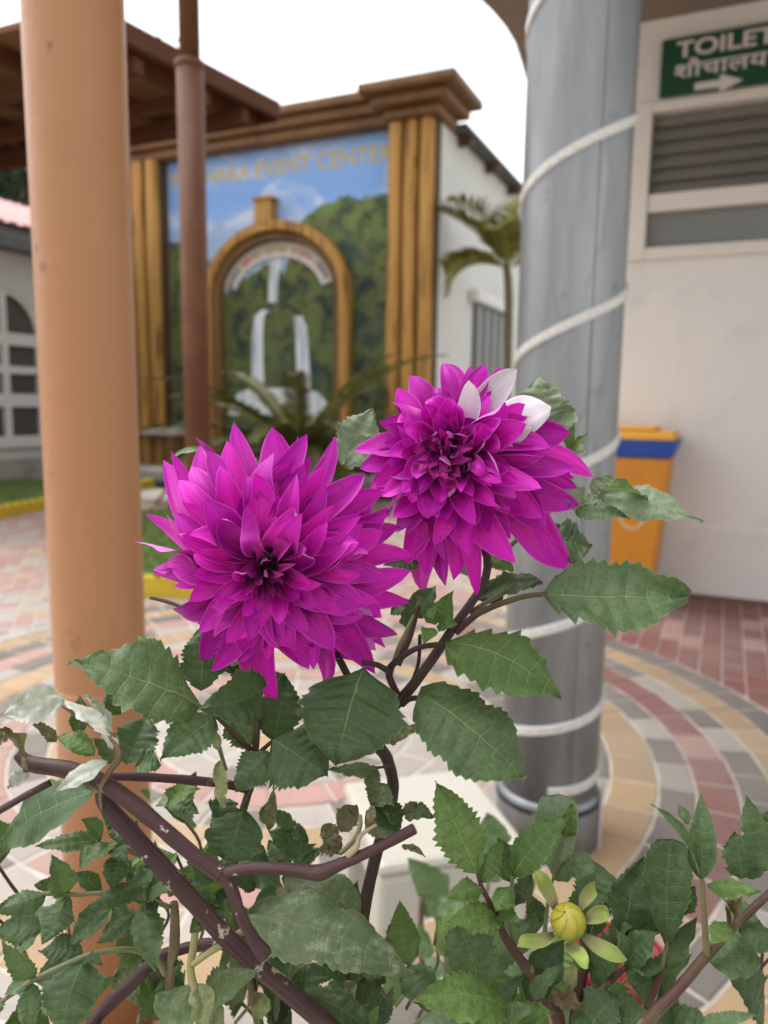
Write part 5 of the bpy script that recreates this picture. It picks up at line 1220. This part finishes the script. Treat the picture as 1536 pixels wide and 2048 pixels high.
 (5, 20, 880, 120, 780, 170, .42, .42, 'd', {}), (5, 330, 960, 250, 900, 90, .42, .42, 'd', {}), (5, 420, 950, 320, 900, 80, .42, .42, 'd', {}), (5, 60, 930, 250, 1040, 120, .42, .42, 'd', {}),
])

# ------------------------------------------------------------------ dahlia with the yellow bud
dB_ = thing('dahlia_plant', POT[1]+EZ*.27, 'leafy young dahlia with a round yellow green bud', 'dahlia', None)
stems(dB_, [
 ('R', [(7, 560, 1060, .372, 6), (7, 600, 1180, .373, 9), (7, 690, 1320, .374, 12), (7, 790, 1450, .376, 14), (7, 880, 1600, .378, 15), (7, 960, 1800, .38, 16)], {'to': (.19, .37, .25)}),
 ('R', [(7, 1100, 1180, .366, 7), (7, 1130, 1330, .368, 10), (7, 1090, 1500, .372, 12), (7, 1050, 1780, .376, 14)], {'to': (.20, .36, .25)}),
 ('R', [(7, 430, 790, .37, 3), (7, 470, 900, .37, 5), (7, 560, 1060, .372, 6)]), ('G', [(7, 655, 800, .375, 4), (7, 650, 960, .376, 6), (7, 640, 1100, .377, 7), (7, 700, 1300, .377, 9)]),
 ('G', [(7, 975, 560, .385, 2), (7, 930, 760, .385, 3), (7, 880, 1000, .386, 4), (7, 850, 1300, .386, 6), (7, 830, 1500, .384, 8)]),
 ('R', [(7, 560, 1680, .362, 5), (7, 700, 1640, .368, 7), (7, 830, 1580, .374, 9), (7, 930, 1600, .378, 9)]), ('R', [(7, 440, 1620, .39, 3), (7, 480, 1720, .39, 4), (7, 640, 1850, .39, 6)]),
 ('R', [(7, 1380, 1390, .36, 5), (7, 1250, 1500, .366, 8), (7, 1130, 1600, .372, 11), (7, 1060, 1680, .376, 12)]), ('G', [(7, 1365, 1190, .366, 4), (7, 1290, 1380, .37, 6), (7, 1180, 1560, .374, 8)]),
])
leaves(dB_, [
 (7, 430, 790, 162, 198, 330, .37, .378, 'y', Z(fold=8, serr=.30, droop=.04)), (7, 450, 850, 596, 572, 140, .372, .378, 'y', Z(fold=16)), (7, 650, 850, 560, 560, 160, .378, .388, 'g', Z(fold=14)), (7, 650, 840, 640, 620, 120, .376, .385, 'y', Z(fold=14)), (7, 655, 805, 1008, 418, 235, .374, .375, 'y', Z(fold=12, serr=.28)),
 (7, 925, 830, 945, 280, 270, .39, .392, 'p', Z(serr=.05, pq=(.8, .35), fold=6)), (7, 1000, 560, 1040, 340, 120, .385, .38, 'y', Z(serr=.05, crumple=.1)), (7, 925, 830, 1178, 725, 160, .385, .378, 'g', Z(serr=.06, pq=(.7, .4))), (7, 472, 880, 236, 945, 150, .37, .358, 'y', Z(fold=-16, roll=-20)), (7, 650, 870, 545, 1032, 150, .372, .36, 'y', Z(fold=-18)), (7, 560, 1050, 228, 1108, 210, .372, .355, 'y', Z(fold=10, roll=-15)), (7, 555, 1050, 712, 1110, 120, .372, .36, 'y', {}), (7, 560, 1060, 490, 1175, 130, .372, .36, 'y', {}),
 (7, 680, 980, 780, 780, 140, .38, .385, 'g', {}), (7, 640, 1000, 700, 850, 130, .38, .385, 'd', {}), (7, 440, 1625, 310, 1105, 330, .39, .395, 'g', Z(pq=(.7, .5), fold=6)), (7, 755, 1605, 985, 1215, 250, .38, .385, 'd', Z(fold=16, serr=.08)), (7, 780, 1590, 980, 1370, 110, .37, .36, 'g', {}), (7, 640, 1665, 15, 1605, 320, .364, .345, 'y', Z(fold=-12, droop=.12)), (7, 560, 1680, 0, 1770, 230, .366, .35, 'p', {}),
 (7, 560, 1610, 740, 1440, 120, .378, .375, 'd', {}), (7, 1080, 1010, 1250, 760, 280, .40, .41, 'g', Z(pq=(.6, .4))), (7, 820, 1140, 760, 920, 170, .40, .40, 'g', {}), (7, 1365, 1195, 1500, 680, 260, .366, .372, 'd', Z(crumple=.10, fold=12)), (7, 1385, 1395, 1560, 1240, 240, .362, .36, 'd', Z(fold=14, serr=.08)), (7, 1380, 1400, 1540, 1480, 180, .362, .355, 'g', Z(serr=.08)),
 (7, 1060, 1640, 1250, 1790, 300, .37, .355, 'g', Z(serr=.06)), (7, 1180, 1640, 1560, 1780, 260, .366, .35, 'g', {}), (7, 900, 1520, 1100, 1660, 150, .372, .36, 'b', Z(crumple=.15)), (7, 940, 1500, 1010, 1560, 80, .37, .36, 'y', {}), (7, 1020, 1540, 1060, 1360, 90, .372, .375, 'l', Z(serr=.04)), (7, 600, 1760, 800, 1650, 150, .36, .35, 'g', {}), (7, 700, 1780, 920, 1680, 170, .36, .35, 'y', {}), (7, 1500, 1160, 1420, 900, 200, .39, .395, 'g', {}), (7, 1330, 1180, 1420, 1130, 120, .368, .36, 'g', Z(serr=.06)),
 (7, 1160, 1480, 1350, 1310, 150, .37, .365, 'd', {}), (7, 870, 1080, 760, 1000, 110, .395, .395, 'd', {}), (7, 860, 1500, 960, 1620, 120, .385, .38, 'd', {}),
])
# bud with overlapping scales and spread bracts
bc_ = PW(7, 1012, 1098, .352); br = 108*mpx(.352, 7); bF = (-_f*.75+EZ*.75+_r*-.1).normalized(); bA = (-_f*.35+EZ*.9+_r*-.35).normalized(); bx1 = bA.orthogonal().normalized(); by1 = bA.cross(bx1)
a = NT('yellow_bud'); g = a.geo(); uv = a.coord('UV'); s = a.sep(uv)
c = a.mix(a.ramp(s[1], [(.25, 1.0), (.75, 0.0)]), (0.42, 0.37, 0.035), (0.26, 0.29, 0.03)); c = a.mix(a.math('MULTIPLY', a.noise(1.0, 3, a.map(uv, (24, 2, 1))), .45), c, (0.20, 0.19, 0.02))
c = a.mix(a.ramp(s[0], [(.80, 0.0), (1.0, .7)]), c, (0.16, 0.15, 0.015)); a.set(c, .35, 0, .5); a.translucent(c, .15); M_BUD = a.m
bud = None
for k in range(6):
    a0 = k*1.0472; vs, uv = [], []; nr, ns = 12, 12
    for i in range(nr+1):
        th = math.pi*(.02+.96*i/nr)
        for j in range(ns+1):
            az = a0+(j/ns-.5)*1.45+1.5*(1-i/nr)**2
            rr = br*(1+.06*(j/ns)-.02*abs(math.cos(th))); rr *= 1-.05*math.exp(-(i/nr/.12)**2)
            vs.append(bc_+(bA*math.cos(th)+(bx1*math.cos(az)+by1*math.sin(az))*math.sin(th))*rr); uv.append((j/ns, 1-i/nr))
    fs = [(i*(ns+1)+j, (i+1)*(ns+1)+j, (i+1)*(ns+1)+j+1, i*(ns+1)+j+1) for i in range(nr) for j in range(ns)]
    if bud is None: bud = mk('bud', vs, fs, M_BUD, dB_, uv=uv, smooth=True, org=bc_.copy())
    else: mk('bud_scale', vs, fs, M_BUD, bud, uv=uv, smooth=True)
M_BRACT = petal_mat('bract', (0.36, 0.35, 0.17), (0.25, 0.31, 0.075), (0.20, 0.28, 0.05), (0.24, 0.30, 0.10), .3)
for (tx, ty, bx_, by_, wd, dt, roll) in ((806, 780, 935, 1030, 120, .358, 0), (1200, 865, 1095, 1020, 105, .36, 20), (1282, 1045, 1125, 1095, 125, .352, 0), (650, 1228, 920, 1180, 110, .342, 0), (1128, 1395, 1010, 1235, 125, .336, 0), (1372, 1350, 1100, 1185, 130, .345, 0)):
    base = PW(7, bx_, by_, .357); tip = PW(7, tx, ty, dt); rad = (tip-base).normalized()
    petal(bud, base, tip, wd*.9*mpx(dt, 7), bF, rad, .25, .8, -.7, M_BRACT, roll, name='bract')

# ------------------------------------------------------------------ shoot at the far right
dC_ = thing('dahlia_plant', POT[2]+EZ*.27, 'dahlia shoot on a thick red stem beside the budding plant', 'dahlia', None)
stems(dC_, [
 ('R', [(0, 1560, 1770, .345, 7), (8, 1440, 1085, .344, 8), (8, 1200, 1310, .342, 10), (8, 980, 1540, .34, 12), (8, 760, 1800, .338, 13), (8, 560, 2010, .336, 14), (0, 1240, 2130, .336, 15)], {'to': (.29, .33, .25)}),
 ('R', [(8, 660, 1640, .35, 5), (8, 610, 1760, .35, 8), (8, 530, 1980, .348, 10), (0, 1260, 2130, .346, 11)], {'to': (.28, .34, .25)}),
 ('G', [(8, 945, 900, .336, 5), (8, 960, 1150, .337, 6), (8, 985, 1530, .339, 8)]), ('G', [(8, 780, 1090, .352, 3), (8, 690, 1450, .352, 5), (8, 640, 1680, .351, 6)]),
 ('R', [(8, 1150, 1130, .338, 6), (8, 1160, 1250, .34, 8), (8, 1180, 1340, .341, 8)]),
])
leaves(dC_, [
 (8, 940, 965, 940, 325, 210, .335, .34, 'g', Z(fold=14, serr=.12)), (8, 920, 940, 575, 405, 170, .335, .33, 'g', Z(fold=26, roll=30, serr=.14)), (8, 850, 560, 770, 410, 90, .35, .355, 'g', {}), (8, 690, 1480, 720, 665, 340, .352, .36, 'd', Z(pq=(.9, .4), fold=8, serr=.16)), (8, 770, 1230, 900, 1020, 180, .352, .355, 'd', {}),
 (8, 990, 1010, 1392, 1062, 160, .335, .325, 'y', Z(fold=-20)), (8, 1250, 965, 1190, 600, 250, .35, .355, 'g', {}), (8, 1445, 905, 1283, 340, 250, .345, .345, 'g', Z(fold=10)), (8, 1290, 960, 1440, 760, 160, .35, .35, 'd', {}), (8, 1135, 1290, 1020, 1452, 190, .338, .325, 'y', Z(fold=-14)), (8, 1160, 1280, 1080, 1090, 130, .34, .335, 'l', Z(roll=50, serr=.05)), (8, 1170, 1260, 1250, 1080, 110, .34, .335, 'b', Z(crumple=.2)),
 (8, 680, 1640, 915, 1245, 150, .35, .355, 'd', Z(serr=.05)), (8, 985, 1560, 1410, 1570, 330, .345, .34, 'g', Z(fold=4, serr=.10)), (8, 1215, 1300, 1530, 1500, 230, .345, .335, 'd', Z(fold=-10)), (8, 390, 1610, 620, 1360, 230, .352, .35, 'd', Z(serr=.06)), (8, 400, 1600, 660, 1640, 170, .352, .345, 'd', Z(serr=.06)), (8, 380, 1540, 310, 1340, 120, .352, .35, 'g', {}), (8, 600, 1380, 550, 1080, 190, .37, .375, 'd', {}), (8, 460, 1380, 560, 1200, 120, .37, .37, 'd', {}),
 (8, 930, 2070, 1390, 1985, 120, .33, .32, 'g', {}), (8, 120, 2070, 330, 1830, 330, .35, .35, 'g', {}), (8, 300, 2000, 620, 2060, 250, .35, .34, 'g', {}), (8, 1445, 700, 1500, 420, 220, .35, .35, 'g', {}),
])

# ------------------------------------------------------------------ rose bush in a red pot behind
rbp = W(900, 2150, .97); rbp = V((rbp.x, rbp.y, 0))
rb = thing('rose_bush', rbp+EZ*.22, 'out of focus rose bush with pale leaves behind the yellow bud', 'bush')
def rw(u, v, d=.95): return W(u, v, d)
for (a, b, c) in (((845, 1790), (842, 1900), 6), ((985, 1640), (975, 1780), 3), ((870, 1800), (890, 1900), 3), ((1085, 1700), (1060, 1800), 3)):
    e = rw(b[0]*.6+900*.4, 2080); tube('stem', [(rw(*a), c*.95/FP), (rw(*b), c*.95/FP), (e, .005), (V((rbp.x, rbp.y, .22)), .007)], SM['B'], rb, 8)
for (b, t, wd) in (((890, 1830), (815, 1715), 80), ((905, 1850), (838, 1790), 60), ((985, 1720), (975, 1625), 75), ((1000, 1760), (930, 1650), 70), ((1085, 1700), (1062, 1625), 55), ((880, 1850), (930, 1790), 50), ((960, 1880), (900, 1960), 70), ((985, 1900), (1040, 1960), 60), ((890, 1930), (820, 1960), 60), ((950, 1850), (1010, 1800), 60), ((1170, 1880), (1150, 1790), 60), ((870, 1900), (800, 1880), 60), ((1000, 1980), (940, 2030), 60), ((840, 1980), (900, 2030), 60), ((980, 1840), (1030, 1880), 60), ((800, 2000), (760, 1930), 60)):
    d = random.uniform(.85, 1.02); leaf(rb, rw(*b, d), rw(*t, d-.01), wd*d/FP, 'r', serr=.08, fold=6, teeth=10)
def pot(name, c, rt, rbm, h, mat, label):
    t = thing(name, c, label, 'pot')
    lathe('body', c, [(rbm, 0), (rt, h-.03), (rt+.012, h-.028), (rt+.012, h), (rt-.006, h), (rt-.01, h-.035)], mat, t, 32)
    lathe('soil', c, [(rt-.012, h-.08), (rt-.011, h-.04)], plain('potting_soil', (0.05, 0.035, 0.025), .95, .4, 30, .8, 200), t, 24)
M_RPOT = plain('red_pot_plastic', (0.20, 0.012, 0.016), .4, .1); M_BPOT = plain('black_pot_plastic', (0.03, 0.03, 0.032), .5, .1)
trg = V((.02, .40, 0))
tr_ = thing('planter_trough', trg, 'dark plastic planter trough holding the three dahlia plants', 'planter')
mb = MB(trg); frustum(mb, -.25, .25, -.10, .10, 0, -.28, .28, -.13, .13, .24); mb.build('body', M_BPOT, tr_, bevel=.01)
mb = MB(trg)
for q in ((-.295, .295, -.145, -.122), (-.295, .295, .122, .145), (-.295, -.272, -.1215, .1215), (.272, .295, -.1215, .1215)): mb.box(*q, .2401, .285)
mb.build('rim', M_BPOT, tr_, bevel=.005)
mb = MB(trg); mb.box(-.2715, .2715, -.1215, .1215, .2402, .268); mb.build('soil', plain('trough_soil', (0.05, 0.035, 0.025), .95, .4, 30, .8, 200), tr_)
rp_ = G(1252, 1885, .36)
pot('flower_pot', rbp, .13, .10, .26, M_BPOT, 'black plastic pot under the rose bush')
pot('flower_pot', V((.425, 1.20, 0)), .07, .055, .25, M_RPOT, 'red plastic pot of bare soil behind the yellow bud')

# ------------------------------------------------------------------ fuller foliage low in the plants
random.seed(21)
def filler(plant, n, u0, u1, v0, v1, d0, d1, kinds, wmin=65, wmax=120):
    for _ in range(n):
        u, v, d = random.uniform(u0, u1), random.uniform(v0, v1), random.uniform(d0, d1)
        a = random.uniform(-2.6, -.5) if random.random() < .6 else random.uniform(0, 6.28); L = random.uniform(80, 150)
        b = W(u, v, d+.01); t = W(u+L*math.cos(a), v+L*math.sin(a), d-.012)
        leaf(plant, b, t, random.uniform(wmin, wmax)*d/FP, random.choice(kinds), roll=random.uniform(-30, 30), fold=random.uniform(-16, 18), droop=random.uniform(0, .15), serr=random.uniform(.1, .26))
        tube('stem', [(b, 3*d/FP), (b+V((random.uniform(-.008, .008), .010, -.02)), 3.5*d/FP), (b+V((random.uniform(-.012, .012), .018, -.045)), 4*d/FP)], SM[random.choice('GRB')], plant, 6, 4)
filler(dA_, 28, 260, 860, 1880, 2080, .42, .50, 'ddgm')
filler(dA_, 9, 300, 640, 1640, 1860, .43, .50, 'ddgy')
filler(dA_, 8, -20, 260, 1700, 2060, .43, .48, 'dg')
filler(dB_, 16, 840, 1280, 1850, 2080, .40, .47, 'dgy')
filler(dC_, 7, 1250, 1540, 1830, 2090, .37, .42, 'dg')
